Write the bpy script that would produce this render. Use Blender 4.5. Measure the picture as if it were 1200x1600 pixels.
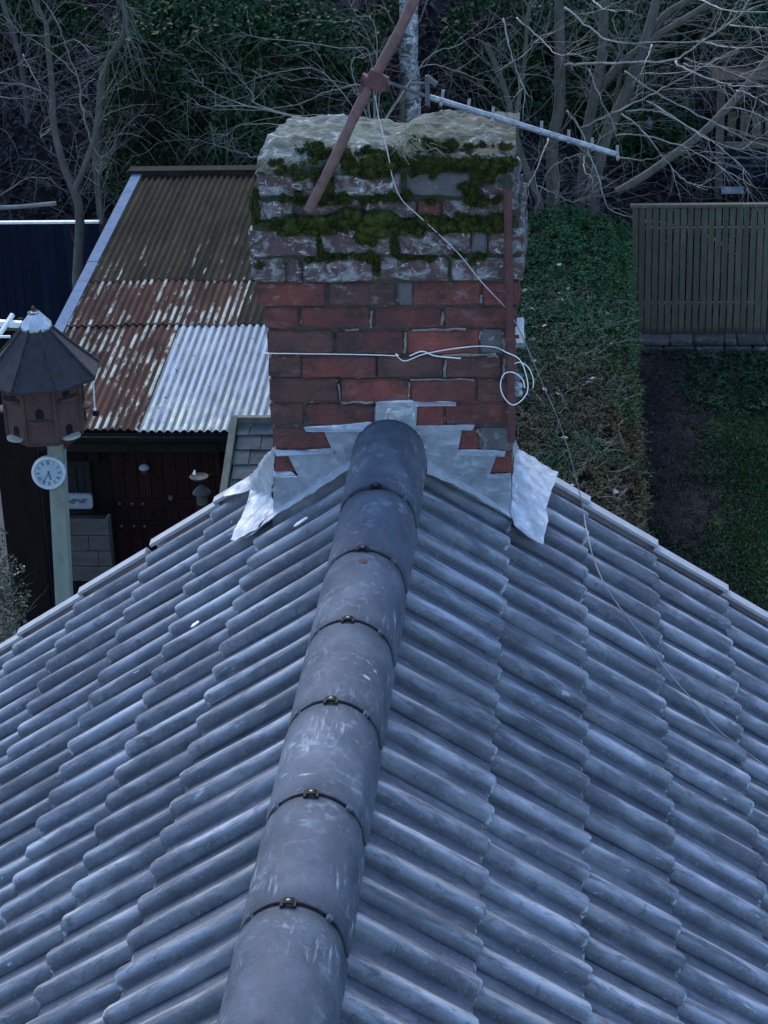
import bpy, bmesh, math, random
import numpy as np
from mathutils import Vector, Matrix, noise as mnoise
from mathutils.geometry import tessellate_polygon

for o in list(bpy.data.objects):
    bpy.data.objects.remove(o)
SC = bpy.context.scene
COL = SC.collection
R = math.radians
random.seed(7)
RNG = np.random.default_rng(7)

# ------------------------------------------------------------------ camera
F = 3450.0                       # focal length in pixels of the 1200 x 1600 photograph
PITCH, ROLL, YAW = 0.4274067, -0.03614228, -0.09699667
CAM = np.array([0.6321, -6.2657, 2.7802])


def cam_axes():
    cy, sy = math.cos(YAW), math.sin(YAW)
    fh = np.array([sy, cy, 0.0]); r = np.array([cy, -sy, 0.0]); u = np.array([0, 0, 1.0])
    f = fh * math.cos(PITCH) - u * math.sin(PITCH)
    up = u * math.cos(PITCH) + fh * math.sin(PITCH)
    r2 = r * math.cos(ROLL) + up * math.sin(ROLL)
    u2 = -r * math.sin(ROLL) + up * math.cos(ROLL)
    return r2, u2, f


AX = cam_axes()
cam_d = bpy.data.cameras.new("camera")
cam_d.sensor_fit = 'VERTICAL'
cam_d.sensor_height = 24.0
cam_d.lens = F / 1600.0 * 24.0
cam_d.clip_start = 0.05
cam_d.clip_end = 3000
cam = bpy.data.objects.new("camera", cam_d)
COL.objects.link(cam)
mw = Matrix.Identity(4)
for i, a in enumerate((AX[0], AX[1], -AX[2])):
    for j in range(3):
        mw[j][i] = a[j]
for j in range(3):
    mw[j][3] = CAM[j]
cam.matrix_world = mw
SC.camera = cam

# ------------------------------------------------------------------ world, sun, exposure
SUN_EL, SUN_AZ = R(36), R(-16)          # azimuth from +Y towards +X
wd = bpy.data.worlds.new("World")
SC.world = wd
wd.use_nodes = True
wn = wd.node_tree
wn.nodes.clear()
sky = wn.nodes.new('ShaderNodeTexSky')
sky.sky_type = 'NISHITA'
sky.sun_disc = False
sky.sun_elevation = SUN_EL
sky.sun_rotation = SUN_AZ
sky.air_density = 1.0
sky.dust_density = 0.6
sky.ozone_density = 3.6
bg = wn.nodes.new('ShaderNodeBackground')
bg.inputs[1].default_value = 0.14
wo = wn.nodes.new('ShaderNodeOutputWorld')
wn.links.new(sky.outputs[0], bg.inputs[0])
wn.links.new(bg.outputs[0], wo.inputs[0])
sun_d = bpy.data.lights.new("sun", 'SUN')
sun_d.energy = 1.0
sun_d.angle = R(25)
sun_d.color = (1.0, 0.985, 0.96)
sun = bpy.data.objects.new("sun", sun_d)
COL.objects.link(sun)
sv = Vector((math.sin(SUN_AZ) * math.cos(SUN_EL), math.cos(SUN_AZ) * math.cos(SUN_EL), math.sin(SUN_EL)))
sun.rotation_euler = sv.to_track_quat('Z', 'Y').to_euler()
sun.location = (0, 0, 30)
SC.view_settings.view_transform = 'Standard'
SC.view_settings.look = 'None'
SC.view_settings.exposure = 1.85
SC.view_settings.gamma = 1.0
SC.view_settings.use_curve_mapping = False

# ------------------------------------------------------------------ helpers: where a photographed point lies
G = -7.2                         # garden level (the ridge of the roof is z = 0)
T35 = math.tan(R(35)); C35 = math.cos(R(35)); S35 = math.sin(R(35))


def hit(px, py, n, d0):
    d = AX[0] * (px - 600) / F - AX[1] * (py - 800) / F + AX[2]
    n = np.array(n, float)
    t = (d0 - n @ CAM) / (n @ d)
    return CAM + d * t


def at(px, py, Y):
    return hit(px, py, (0, 1, 0), Y)


def ground(px, py, z):
    return hit(px, py, (0, 0, 1), z)


def on_roof(px, py, s, z0=-0.05):
    return hit(px, py, (s * T35, 0, 1), z0)


# ------------------------------------------------------------------ helpers: objects
def tag(o, label=None, cat=None, group=None, kind=None):
    if label: o['label'] = label
    if cat: o['category'] = cat
    if group: o['group'] = group
    if kind: o['kind'] = kind
    return o


def empty(name, loc, label=None, cat=None, group=None):
    o = bpy.data.objects.new(name, None)
    o.empty_display_size = 0.1
    COL.objects.link(o)
    o.location = [float(v) for v in loc]
    return tag(o, label, cat, group)


def origin_of(o):
    p = Vector((0, 0, 0))
    while o is not None:
        p += Vector(o.location)
        o = o.parent
    return p


def link_mesh(name, me, m, parent=None, loc=None):
    o = bpy.data.objects.new(name, me)
    COL.objects.link(o)
    if m is not None and not me.materials:
        me.materials.append(m)
    if parent is not None:
        o.parent = parent
    if loc is not None:
        o.location = loc
    return o


class MB:
    """collects shapes in world coordinates; build() links them as ONE mesh object"""
    def __init__(self):
        self.v = []; self.f = []

    def add(self, vs, fs):
        k = len(self.v)
        self.v += [tuple(float(c) for c in p) for p in vs]
        self.f += [tuple(i + k for i in f) for f in fs]
        return self

    def box(self, lo, hi, M=None):
        x0, y0, z0 = lo; x1, y1, z1 = hi
        vs = [(x0, y0, z0), (x1, y0, z0), (x1, y1, z0), (x0, y1, z0), (x0, y0, z1), (x1, y0, z1), (x1, y1, z1), (x0, y1, z1)]
        if M is not None:
            vs = [M @ Vector(p) for p in vs]
        return self.add(vs, [(0, 3, 2, 1), (4, 5, 6, 7), (0, 1, 5, 4), (1, 2, 6, 5), (2, 3, 7, 6), (3, 0, 4, 7)])

    def bar(self, a, b, w, h, up=(0, 0, 1)):
        a = Vector(a); b = Vector(b)
        d = (b - a).normalized()
        s = d.cross(Vector(up))
        if s.length < 1e-4: s = d.cross(Vector((1, 0, 0)))
        s.normalize(); u = s.cross(d)
        vs = []
        for p in (a, b):
            for (i, j) in ((-1, -1), (1, -1), (1, 1), (-1, 1)):
                vs.append(p + s * (w / 2 * i) + u * (h / 2 * j))
        return self.add(vs, [(0, 1, 2, 3), (7, 6, 5, 4), (0, 4, 5, 1), (1, 5, 6, 2), (2, 6, 7, 3), (3, 7, 4, 0)])

    def tube(self, pts, rad, n=6, cap=True):
        pts = [Vector([float(c) for c in p]) for p in pts]
        if not hasattr(rad, '__len__'): rad = [rad] * len(pts)
        k0 = len(self.v)
        prev = None
        for i, p in enumerate(pts):
            d = (pts[min(i + 1, len(pts) - 1)] - pts[max(i - 1, 0)])
            if d.length < 1e-9: d = Vector((0, 0, 1))
            d.normalize()
            if prev is None:
                s = d.orthogonal().normalized()
            else:
                s = prev - d * prev.dot(d)
                s = s.normalized() if s.length > 1e-6 else d.orthogonal().normalized()
            prev = s
            u = d.cross(s)
            for j in range(n):
                a = 2 * math.pi * j / n
                q = p + (s * math.cos(a) + u * math.sin(a)) * rad[i]
                self.v.append((q.x, q.y, q.z))
        m = len(pts)
        for i in range(m - 1):
            for j in range(n):
                a = k0 + i * n + j; b = k0 + i * n + (j + 1) % n
                self.f.append((a, b, b + n, a + n))
        if cap:
            self.f.append(tuple(k0 + n - 1 - j for j in range(n)))
            self.f.append(tuple(k0 + (m - 1) * n + j for j in range(n)))
        return self

    def lathe(self, c, prof, n=16, axis=(0, 0, 1), phase=0.0, cap=True):
        ax = Vector(axis).normalized()
        s = ax.orthogonal().normalized() if abs(ax.z) < 0.999 else Vector((1, 0, 0))
        u = ax.cross(s)
        c = Vector([float(q) for q in c]); k0 = len(self.v)
        for (r, h) in prof:
            for j in range(n):
                a = 2 * math.pi * j / n + phase
                q = c + ax * h + (s * math.cos(a) + u * math.sin(a)) * r
                self.v.append((q.x, q.y, q.z))
        for i in range(len(prof) - 1):
            for j in range(n):
                a = k0 + i * n + j; b = k0 + i * n + (j + 1) % n
                self.f.append((a, b, b + n, a + n))
        if cap:
            self.f.append(tuple(k0 + n - 1 - j for j in range(n)))
            self.f.append(tuple(k0 + (len(prof) - 1) * n + j for j in range(n)))
        return self

    def prism(self, poly, d):
        """closed polygon (3-D points) extruded by the vector d"""
        n = len(poly); d = Vector(d)
        vs = [Vector([float(c) for c in p]) for p in poly]
        vs += [p + d for p in vs]
        return self.add(vs, [tuple(range(n)), tuple(range(2 * n - 1, n - 1, -1))] + [(i, i + n, (i + 1) % n + n, (i + 1) % n) for i in range(n)])

    def build(self, name, m, parent=None, smooth=False, fix=True):
        off = origin_of(parent) if parent is not None else Vector((0, 0, 0))
        base = Vector((0, 0, 0))
        if parent is None and self.v:
            a = np.array(self.v)
            base = Vector((float(a[:, 0].mean()), float(a[:, 1].mean()), float(a[:, 2].min())))
            off = base
        me = bpy.data.meshes.new(name)
        me.from_pydata([(p[0] - off.x, p[1] - off.y, p[2] - off.z) for p in self.v], [], self.f)
        if fix:
            bm = bmesh.new(); bm.from_mesh(me)
            bmesh.ops.recalc_face_normals(bm, faces=bm.faces)
            bm.to_mesh(me); bm.free()
        if smooth:
            me.polygons.foreach_set('use_smooth', [True] * len(me.polygons))
            if smooth != 'all':
                try: me.set_sharp_from_angle(angle=R(50))
                except Exception: pass
        o = link_mesh(name, me, m, parent)
        if parent is None: o.location = base
        return o


def np_mesh(name, V, Fq, m, parent=None, smooth=False):
    """big mesh from numpy: V (n,3) world, Fq (m,k)"""
    off = np.array(origin_of(parent)) if parent is not None else np.zeros(3)
    V = np.asarray(V, float) - off
    me = bpy.data.meshes.new(name)
    k = Fq.shape[1]
    me.vertices.add(len(V)); me.vertices.foreach_set('co', V.astype(np.float32).ravel())
    me.loops.add(Fq.size); me.loops.foreach_set('vertex_index', Fq.astype(np.int32).ravel())
    me.polygons.add(len(Fq)); me.polygons.foreach_set('loop_start', (np.arange(len(Fq)) * k).astype(np.int32))
    me.update(calc_edges=True); me.validate()
    if smooth: me.polygons.foreach_set('use_smooth', [True] * len(me.polygons))
    return link_mesh(name, me, m, parent)


def leaf_cloud(name, P, size, m, parent=None, flat=0.0, aspect=0.6, seed=1, nrm=None, bend=0.25):
    """one folded leaf (two triangles) at every point of P"""
    g = np.random.default_rng(seed)
    n = len(P)
    a = g.normal(size=(n, 3))
    if nrm is not None: a = a * (1 - flat) + nrm * flat * 2.2
    else: a[:, 2] = np.abs(a[:, 2]) + flat * 3
    a /= np.linalg.norm(a, axis=1)[:, None]
    t = g.normal(size=(n, 3)); t -= a * (t * a).sum(1)[:, None]
    t /= np.linalg.norm(t, axis=1)[:, None]
    b = np.cross(a, t)
    s = size * g.uniform(0.6, 1.35, n)
    s = s[:, None]
    V = np.empty((n, 4, 3))
    V[:, 0] = P - t * s * 0.5
    V[:, 1] = P + b * s * aspect * 0.5 + a * s * bend * 0.4
    V[:, 2] = P + t * s * 0.5 - a * s * bend * 0.3
    V[:, 3] = P - b * s * aspect * 0.5 + a * s * bend * 0.4
    k = np.arange(n)[:, None] * 4
    Fq = np.concatenate([k + np.array([[0, 1, 2]]), k + np.array([[0, 2, 3]])], 0)
    return np_mesh(name, V.reshape(-1, 3), Fq, m, parent)


def fbm(p, s=1.0, o=3):
    return mnoise.fractal(Vector(p) * s, 1.0, 2.0, o)


# ------------------------------------------------------------------ helpers: materials
def mk(name, ramp, scale=(6, 6, 6), detail=6, rough=0.7, metal=0.0, bump=0.3, bscale=60, rnd=0.0, layers=(), spec=0.5, bdist=0.01):
    """noise-coloured Principled material in world coordinates.
    layers: (colour, scale, lo, hi, options) painted over it where a noise is above lo..hi"""
    m = bpy.data.materials.new(name); m.use_nodes = True
    nt = m.node_tree; nt.nodes.clear(); L = nt.links.new
    out = nt.nodes.new('ShaderNodeOutputMaterial'); bs = nt.nodes.new('ShaderNodeBsdfPrincipled')
    L(bs.outputs[0], out.inputs[0])
    geo = nt.nodes.new('ShaderNodeNewGeometry')
    oi = nt.nodes.new('ShaderNodeObjectInfo')

    def noise(sc, det=6, seed=0.0, rough_=0.6, dist=0.0):
        mp = nt.nodes.new('ShaderNodeMapping')
        mp.inputs['Scale'].default_value = sc if hasattr(sc, '__len__') else (sc, sc, sc)
        mp.inputs['Location'].default_value = (seed, seed * 1.7, seed * .3)
        L(geo.outputs['Position'], mp.inputs[0])
        nz = nt.nodes.new('ShaderNodeTexNoise')
        nz.inputs['Scale'].default_value = 1.0; nz.inputs['Detail'].default_value = det; nz.inputs['Roughness'].default_value = rough_
        nz.inputs['Distortion'].default_value = dist
        L(mp.outputs[0], nz.inputs['Vector'])
        return nz.outputs[0]

    cr = nt.nodes.new('ShaderNodeValToRGB')
    els = cr.color_ramp.elements
    while len(els) < len(ramp): els.new(0.5)
    for e, (p, c) in zip(els, ramp):
        e.position = p; e.color = (c[0], c[1], c[2], 1)
    L(noise(scale, detail), cr.inputs[0])
    col = cr.outputs[0]

    def mix(fac, a, b, mode='MIX'):
        x = nt.nodes.new('ShaderNodeMix'); x.data_type = 'RGBA'; x.blend_type = mode
        if hasattr(fac, 'is_linked'): L(fac, x.inputs['Factor'])
        else: x.inputs['Factor'].default_value = fac
        for v, s in ((a, x.inputs[6]), (b, x.inputs[7])):
            if hasattr(v, 'is_linked'): L(v, s)
            else: s.default_value = (v[0], v[1], v[2], 1)
        return x.outputs[2]

    def maprange(v, a, b, c=0.0, d=1.0):
        x = nt.nodes.new('ShaderNodeMapRange'); x.clamp = True
        L(v, x.inputs[0])
        for i, q in enumerate((a, b, c, d)): x.inputs[i + 1].default_value = q
        return x.outputs[0]

    def math_(op, a, b):
        x = nt.nodes.new('ShaderNodeMath'); x.operation = op
        for v, s in ((a, x.inputs[0]), (b, x.inputs[1])):
            if hasattr(v, 'is_linked'): L(v, s)
            else: s.default_value = v
        return x.outputs[0]

    for i, ly in enumerate(layers):
        c, sc, lo, hi = ly[:4]; opt = ly[4] if len(ly) > 4 else {}
        f = maprange(noise(sc, opt.get('det', 8), 13.1 * (i + 1), opt.get('rough', 0.62), opt.get('dist', 0.0)), lo, hi, 0, opt.get('amt', 1.0))
        if 'z' in opt:      # limited to a height band
            sx = nt.nodes.new('ShaderNodeSeparateXYZ'); L(geo.outputs['Position'], sx.inputs[0])
            f = math_('MULTIPLY', f, maprange(sx.outputs[2], *opt['z']))
        if 'axis' in opt:   # limited along another axis: (axis, from, to)
            sx = nt.nodes.new('ShaderNodeSeparateXYZ'); L(geo.outputs['Position'], sx.inputs[0])
            f = math_('MULTIPLY', f, maprange(sx.outputs[opt['axis'][0]], opt['axis'][1], opt['axis'][2]))
        if 'patch' in opt:
            f = math_('MULTIPLY', f, maprange(noise(opt['patch'][0], 3, 41.3 + i), opt['patch'][1], opt['patch'][2]))
        if 'attr' in opt:   # weighted by a value stored on the mesh
            at_ = nt.nodes.new('ShaderNodeAttribute'); at_.attribute_name = opt['attr']
            f = math_('MULTIPLY', f, maprange(at_.outputs['Fac'], opt.get('alo', 0.0), opt.get('ahi', 1.0)))
        if 'wave' in opt:   # only near the crests of corrugations, or shifted, their valleys: (period, threshold)
            sx = nt.nodes.new('ShaderNodeSeparateXYZ'); L(geo.outputs['Position'], sx.inputs[0])
            ph = math_('MULTIPLY', math_('ADD', sx.outputs[0], opt['wave'][1]), 2 * math.pi / opt['wave'][0])
            f = math_('MULTIPLY', f, maprange(math_('COSINE', ph, 0.0), opt['wave'][2], opt['wave'][2] + .25))
        col = mix(f, col, c)
    if rnd:
        v = maprange(oi.outputs['Random'], 0, 1, 1 - rnd, 1 + rnd)
        cb = nt.nodes.new('ShaderNodeCombineXYZ')
        for k in range(3): L(v, cb.inputs[k])
        col = mix(1.0, col, cb.outputs[0], 'MULTIPLY')
    L(col, bs.inputs['Base Color'])
    bs.inputs['Metallic'].default_value = metal
    bs.inputs['Specular IOR Level'].default_value = spec
    if hasattr(rough, '__len__'):
        L(maprange(noise(9.0, 5, 4.4), .3, .7, rough[0], rough[1]), bs.inputs['Roughness'])
    else:
        bs.inputs['Roughness'].default_value = rough
    if bump:
        bp = nt.nodes.new('ShaderNodeBump'); bp.inputs['Strength'].default_value = bump; bp.inputs['Distance'].default_value = bdist
        L(noise(bscale, 8, 2.2), bp.inputs['Height'])
        L(bp.outputs[0], bs.inputs['Normal'])
    return m


def g_(v, b=0.0):
    return (v * (1 - b * .25), v, v * (1 + b * .6))


M = {}
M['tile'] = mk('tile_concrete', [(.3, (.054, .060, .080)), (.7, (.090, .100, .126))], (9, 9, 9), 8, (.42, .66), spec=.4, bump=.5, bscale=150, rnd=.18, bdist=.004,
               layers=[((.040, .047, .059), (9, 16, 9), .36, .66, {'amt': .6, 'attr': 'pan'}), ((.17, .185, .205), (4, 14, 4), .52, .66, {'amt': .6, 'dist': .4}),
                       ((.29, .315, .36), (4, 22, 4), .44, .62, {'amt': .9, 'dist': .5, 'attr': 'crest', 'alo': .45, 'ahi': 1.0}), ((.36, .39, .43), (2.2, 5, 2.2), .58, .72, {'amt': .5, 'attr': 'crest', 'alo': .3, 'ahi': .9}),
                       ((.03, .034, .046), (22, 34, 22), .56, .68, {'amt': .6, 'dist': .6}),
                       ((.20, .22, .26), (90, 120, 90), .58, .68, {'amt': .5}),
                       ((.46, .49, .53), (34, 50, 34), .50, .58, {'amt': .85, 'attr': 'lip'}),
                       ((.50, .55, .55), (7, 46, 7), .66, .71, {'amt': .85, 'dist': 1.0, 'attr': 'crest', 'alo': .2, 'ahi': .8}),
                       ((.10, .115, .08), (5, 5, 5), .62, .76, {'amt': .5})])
M['ridge'] = mk('ridge_concrete', [(.3, (.048, .058, .080)), (.7, (.080, .094, .122))], (12, 7, 12), 8, (.7, .9), spec=.22, bump=.4, bscale=130, rnd=.1, bdist=.004,
                layers=[((.125, .145, .185), (6, 5, 6), .46, .70, {'amt': .7}), ((.04, .046, .062), (9, 4, 9), .54, .72, {'amt': .6}),
                        ((.25, .275, .32), (34, 34, 34), .50, .70, {'amt': .7, 'patch': ((5, 4, 5), .50, .62)}),
                        ((.36, .39, .44), (120, 9, 70), .54, .68, {'amt': .75, 'patch': ((6, 4.5, 6), .53, .62)}),
                        ((.46, .49, .54), (9, 60, 40), .60, .68, {'amt': .8, 'patch': ((7, 5, 7), .57, .64)}),
                        ((.19, .21, .25), (160, 160, 160), .58, .7, {'amt': .4}),
                        ((.03, .034, .042), (12, 12, 12), .3, .5, {'amt': .8, 'attr': 'lip'})])
M['black'] = mk('black_plastic', [(.3, (.005, .005, .006)), (.7, (.010, .010, .011))], rough=.7, bump=0, spec=.15)
M['felt'] = mk('roof_felt', [(.3, (.01, .01, .011)), (.7, (.02, .02, .021))], rough=.9, bump=.1)
M['verge'] = mk('verge_grey', [(.3, (.26, .27, .29)), (.7, (.34, .35, .37))], (20, 20, 20), rough=.45, bump=.05)
M['clip'] = mk('clip_steel', [(.3, (.08, .085, .09)), (.7, (.14, .145, .15))], (60, 60, 60), rough=.5, metal=.4, bump=0)
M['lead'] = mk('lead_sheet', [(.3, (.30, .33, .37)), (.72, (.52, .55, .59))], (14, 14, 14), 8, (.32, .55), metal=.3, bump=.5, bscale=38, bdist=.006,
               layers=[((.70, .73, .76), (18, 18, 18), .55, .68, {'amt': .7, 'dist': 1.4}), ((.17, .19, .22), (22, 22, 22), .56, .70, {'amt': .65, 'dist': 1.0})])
M['lead_shaded'] = mk('lead_sheet_shaded', [(.3, (.15, .175, .205)), (.72, (.30, .335, .38))], (9, 9, 9), 8, (.35, .55), metal=.25, bump=.25, bscale=38, bdist=.006,
                    layers=[((.46, .49, .53), (10, 10, 16), .5, .7, {'amt': .7, 'dist': 1.6}), ((.09, .105, .125), (14, 14, 9), .58, .72, {'amt': .6, 'dist': 1.0})])  # same lead, with the shade of the upright front put into the colour
LICH = [((.23, .245, .25), (20, 20, 26), .48, .66, {'z': (.36, .50, 0, 1), 'dist': .8, 'amt': .9}),
        ((.42, .455, .455), (40, 40, 60), .58, .66, {'z': (.34, .52, 0, 1), 'amt': .9, 'dist': 1.0}),
        ((.03, .045, .012), (16, 16, 16), .56, .66, {'z': (.5, .7, 0, 1), 'amt': .9})]
SOOT = [((.17, .145, .135), (7, 7, 22), .58, .72, {'amt': .45}), ((.03, .022, .024), (4, 4, 5), .52, .68, {'amt': .6}), ((.26, .27, .265), (22, 22, 30), .56, .66, {'z': (.36, .5, 0, 1), 'amt': .6}), ((.022, .016, .017), (11, 11, 16), .50, .70, {'amt': .8}), ((.16, .085, .07), (60, 60, 60), .58, .7, {'amt': .5}), ((.33, .28, .26), (45, 45, 45), .66, .72, {'amt': .5})]
M['brick_red'] = mk('brick_red', [(.25, (.09, .023, .019)), (.75, (.20, .052, .040))], (15, 15, 15), 7, .85, bump=.8, bscale=75, bdist=.012, rnd=.18, layers=SOOT)
M['brick_dark'] = mk('brick_dark', [(.25, (.066, .019, .017)), (.75, (.145, .040, .033))], (15, 15, 15), 7, .85, bump=.8, bscale=75, bdist=.012, rnd=.18, layers=SOOT)
M['brick_brown'] = mk('brick_brown', [(.25, (.055, .024, .021)), (.75, (.12, .046, .038))], (15, 15, 15), 7, .85, bump=.8, bscale=75, bdist=.012, rnd=.18, layers=SOOT)
M['brick_burnt'] = mk('brick_burnt', [(.35, (.012, .012, .016)), (.75, (.12, .045, .036))], (9, 9, 9), 5, .8, bump=.5, bscale=110, layers=SOOT)
M['brick_grey'] = mk('brick_grey', [(.25, (.06, .058, .062)), (.75, (.125, .12, .125))], (16, 16, 16), 7, .85, bump=.8, bscale=75, bdist=.012, rnd=.12,
                     layers=[((.3, .3, .3), (35, 35, 35), .6, .7, {'amt': .6})])
M['brick_lichen'] = mk('brick_lichen', [(.25, (.045, .027, .03)), (.75, (.10, .055, .056))], (18, 18, 18), 7, .9, bump=.6, bscale=110, rnd=.12, layers=LICH)
M['mortar'] = mk('mortar_old', [(.3, (.03, .027, .025)), (.75, (.085, .078, .07))], (12, 12, 12), 8, .95, bump=.6, bscale=120,
                 layers=[((.40, .38, .34), (19, 19, 24), .58, .68, {'amt': .85}), ((.012, .012, .01), (9, 9, 9), .5, .62, {'amt': .7}),
                         ((.02, .035, .01), (10, 10, 10), .42, .55, {'z': (.48, .6, 0, 1)})])
M['mortar_pale'] = mk('mortar_pale', [(.3, (.09, .083, .076)), (.75, (.24, .228, .21))], (30, 30, 30), 8, .95, bump=.6, bscale=120)
M['cap'] = mk('cap_concrete', [(.3, (.065, .075, .062)), (.7, (.145, .16, .14))], (11, 11, 11), 8, .95, bump=.8, bscale=60, bdist=.015,
              layers=[((.31, .355, .34), (13, 13, 16), .55, .63, {'dist': 1.2, 'amt': .75}), ((.07, .095, .035), (9, 9, 9), .52, .64, {'amt': .75, 'dist': .8}), ((.07, .062, .048), (15, 15, 22), .53, .62, {'amt': .85}),
                      ((.035, .034, .018), (10, 16, 16), .42, .54, {'amt': .9, 'axis': (0, .06, .13), 'dist': 1.0}), ((.02, .035, .008), (11, 14, 14), .55, .64, {'amt': .9}),
                      ((.016, .022, .01), (5, 5, 5), .38, .5, {'z': (.9, .875, 0, 1)})])  # darker towards the lower edge of the cap
M['moss'] = mk('moss', [(.3, (.016, .024, .005)), (.72, (.078, .094, .024))], (34, 34, 34), 6, .95, bump=.8, bscale=300, spec=.1,
               layers=[((.10, .10, .03), (60, 60, 60), .62, .72, {'amt': .6})])
M['rust'] = mk('rust_steel', [(.3, (.085, .045, .042)), (.7, (.15, .078, .07))], (30, 30, 30), 8, .85, bump=.5, bscale=160, bdist=.004,
               layers=[((.03, .02, .02), (40, 40, 40), .58, .7, {'amt': .7}), ((.24, .17, .16), (50, 50, 50), .62, .7, {'amt': .5})])
M['rust_dark'] = mk('rust_steel_dark', [(.3, (.05, .02, .02)), (.7, (.1, .036, .034))], (30, 30, 30), 8, .85, bump=.5, bscale=160, bdist=.004)
M['alu'] = mk('aerial_aluminium', [(.3, (.12, .135, .15)), (.7, (.30, .32, .35))], (40, 40, 40), 6, .5, metal=.3, bump=.2, bscale=120,
              layers=[((.32, .42, .36), (25, 25, 25), .52, .62, {'amt': .7}), ((.16, .17, .2), (40, 40, 40), .6, .68)])
M['rod'] = mk('aerial_rod', [(.3, (.05, .058, .064)), (.7, (.11, .125, .135))], (30, 30, 30), rough=.9, bump=.2, spec=.05)
M['white_wire'] = mk('white_wire', [(.3, (.62, .62, .62)), (.7, (.78, .78, .78))], (20, 20, 20), rough=.5, bump=0)
M['grey_wire'] = mk('grey_wire', [(.3, (.10, .106, .12)), (.7, (.26, .27, .29))], (9, 9, 9), rough=.5, bump=0)
M['pale_wire'] = mk('pale_wire', [(.3, (.26, .27, .28)), (.7, (.5, .51, .52))], (7, 7, 7), rough=.5, bump=0)
M['dark_wire'] = mk('dark_wire', [(.3, (.02, .022, .026)), (.7, (.07, .075, .085))], (6, 6, 6), rough=.5, bump=0)
M['white_paint'] = mk('white_paint', [(.3, (.55, .56, .56)), (.7, (.74, .75, .75))], (12, 12, 12), rough=.6, bump=.1)
M['straw'] = mk('dry_grass', [(.3, (.15, .14, .09)), (.7, (.33, .31, .21))], (40, 40, 40), rough=.9, bump=0)


# ================================================================== THE GROUND
M['lawn'] = mk('lawn', [(.3, (.014, .032, .009)), (.7, (.030, .060, .017))], (2.2, 2.2, 2.2), 8, .95, bump=.8, bscale=30, bdist=.05, spec=.1)
M['soil'] = mk('soil', [(.3, (.014, .013, .013)), (.7, (.04, .036, .035))], (6, 6, 6), 8, .95, bump=1.0, bscale=24, bdist=.06, spec=.1,
               layers=[((.10, .09, .085), (26, 26, 26), .62, .72, {'amt': .5})])
M['paving'] = mk('yard', [(.3, (.02, .02, .022)), (.7, (.045, .044, .045))], (3, 3, 3), 8, .9, bump=.5, bscale=30)
M['bank'] = mk('bank_earth', [(.3, (.012, .011, .012)), (.7, (.03, .027, .028))], (2, 2, 2), 8, .95, bump=1.0, bscale=9, bdist=.15, spec=.1)


def bank_z(x, y):
    if y < 21.4: return G - .02
    t = y - 21.4
    return G - .02 + t * .52 * min(1, t / 2.0 + .35) + .25 * fbm((x * .35, y * .35, 0)) * min(1, t / 1.5)


def grid_mesh(name, xs, ys, zf, m):
    V = [(x, y, zf(x, y)) for y in ys for x in xs]
    nx = len(xs)
    Fq = [(j * nx + i, j * nx + i + 1, (j + 1) * nx + i + 1, (j + 1) * nx + i) for j in range(len(ys) - 1) for i in range(nx - 1)]
    me = bpy.data.meshes.new(name); me.from_pydata(V, [], Fq)
    me.polygons.foreach_set('use_smooth', [True] * len(Fq))
    return link_mesh(name, me, m)


xs = [-400, -120, -60, -30] + list(np.arange(-20, 20.1, .8)) + [30, 60, 120, 400]
ys = [-400, -120, -40, -12, 0, 8, 14, 18] + list(np.arange(20.6, 44, .8)) + [50, 80, 160, 400]
tag(grid_mesh('ground', xs, ys, bank_z, M['bank']), kind='structure')
tag(grid_mesh('lawn', list(np.arange(2.0, 9.1, .25)), list(np.arange(4, 20.4, .4)), lambda x, y: G + .01 + .02 * fbm((x, y, 0)), M['lawn']), kind='structure')
tag(grid_mesh('soil_bed', list(np.arange(.2, 3.6, .08)), list(np.arange(4, 20.6, .08)), lambda x, y: G + .03 + .05 * fbm((x * 4, y * 4, 3)) + (-.08 if (x > 2.15 + .2 * math.sin(y * 2) and y < 17.5 + 1.5 * math.sin(x * 3)) else 0), M['soil']), kind='structure')
tag(grid_mesh('yard', list(np.arange(-9, .3, .6)), list(np.arange(2, 20.6, .6)), lambda x, y: G + .004, M['paving']), kind='structure')

# ================================================================== THE HOUSE
house = empty('house', (0, -1.2, G), 'house with grey tiled gable roof and a mossy red brick chimney on its ridge', 'house')
M['wall_brick'] = mk('house_wall', [(.3, (.14, .05, .04)), (.7, (.22, .09, .07))], (8, 8, 25), 6, .9, bump=.4)
PAN = -0.118                          # height of the pan plane of the tiles at x = 0
YF, YB = -3.42, 1.02                  # extent of the roof along the ridge
LIP = {1: [.468, .777, 1.078, 1.395], -1: [.532, .836, 1.143, 1.50]}
for s in LIP:
    while len(LIP[s]) < 8: LIP[s].append(LIP[s][-1] + .31)


def rp(s, d, n, y):
    """point at distance d down slope s, n above the pan plane"""
    return (s * (d * C35 + n * S35), y, PAN - d * S35 + n * C35)


roof = MB()
for s in (1, -1):
    a = [rp(s, 0, -.075, YF), rp(s, 2.66, -.075, YF), rp(s, 2.66, -.035, YF), rp(s, 0, -.035, YF)]
    roof.prism(a, (0, YB - YF, 0))
roof = roof.build('roof', M['felt'], house)
wl = MB()
xe = 2.0
zt = PAN - xe / C35 * S35 - .12
wl.box((-xe, YF + .1, G), (xe, YB - .06, zt))
wl.prism([(-xe, YF + .1, zt), (xe, YF + .1, zt), (0, YF + .1, PAN - .12)], (0, YB - YF - .16, 0))
wl.build('wall', M['wall_brick'], house)


def roll(u):
    """profile of the tile across its width: two rounded rolls with flat pans between"""
    u = u % .15
    if u < .092:
        q = math.sin(math.pi * min(1, max(0, u / .092)) ** .62)
        return .036 * (q ** .75)
    return 0.0


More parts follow.
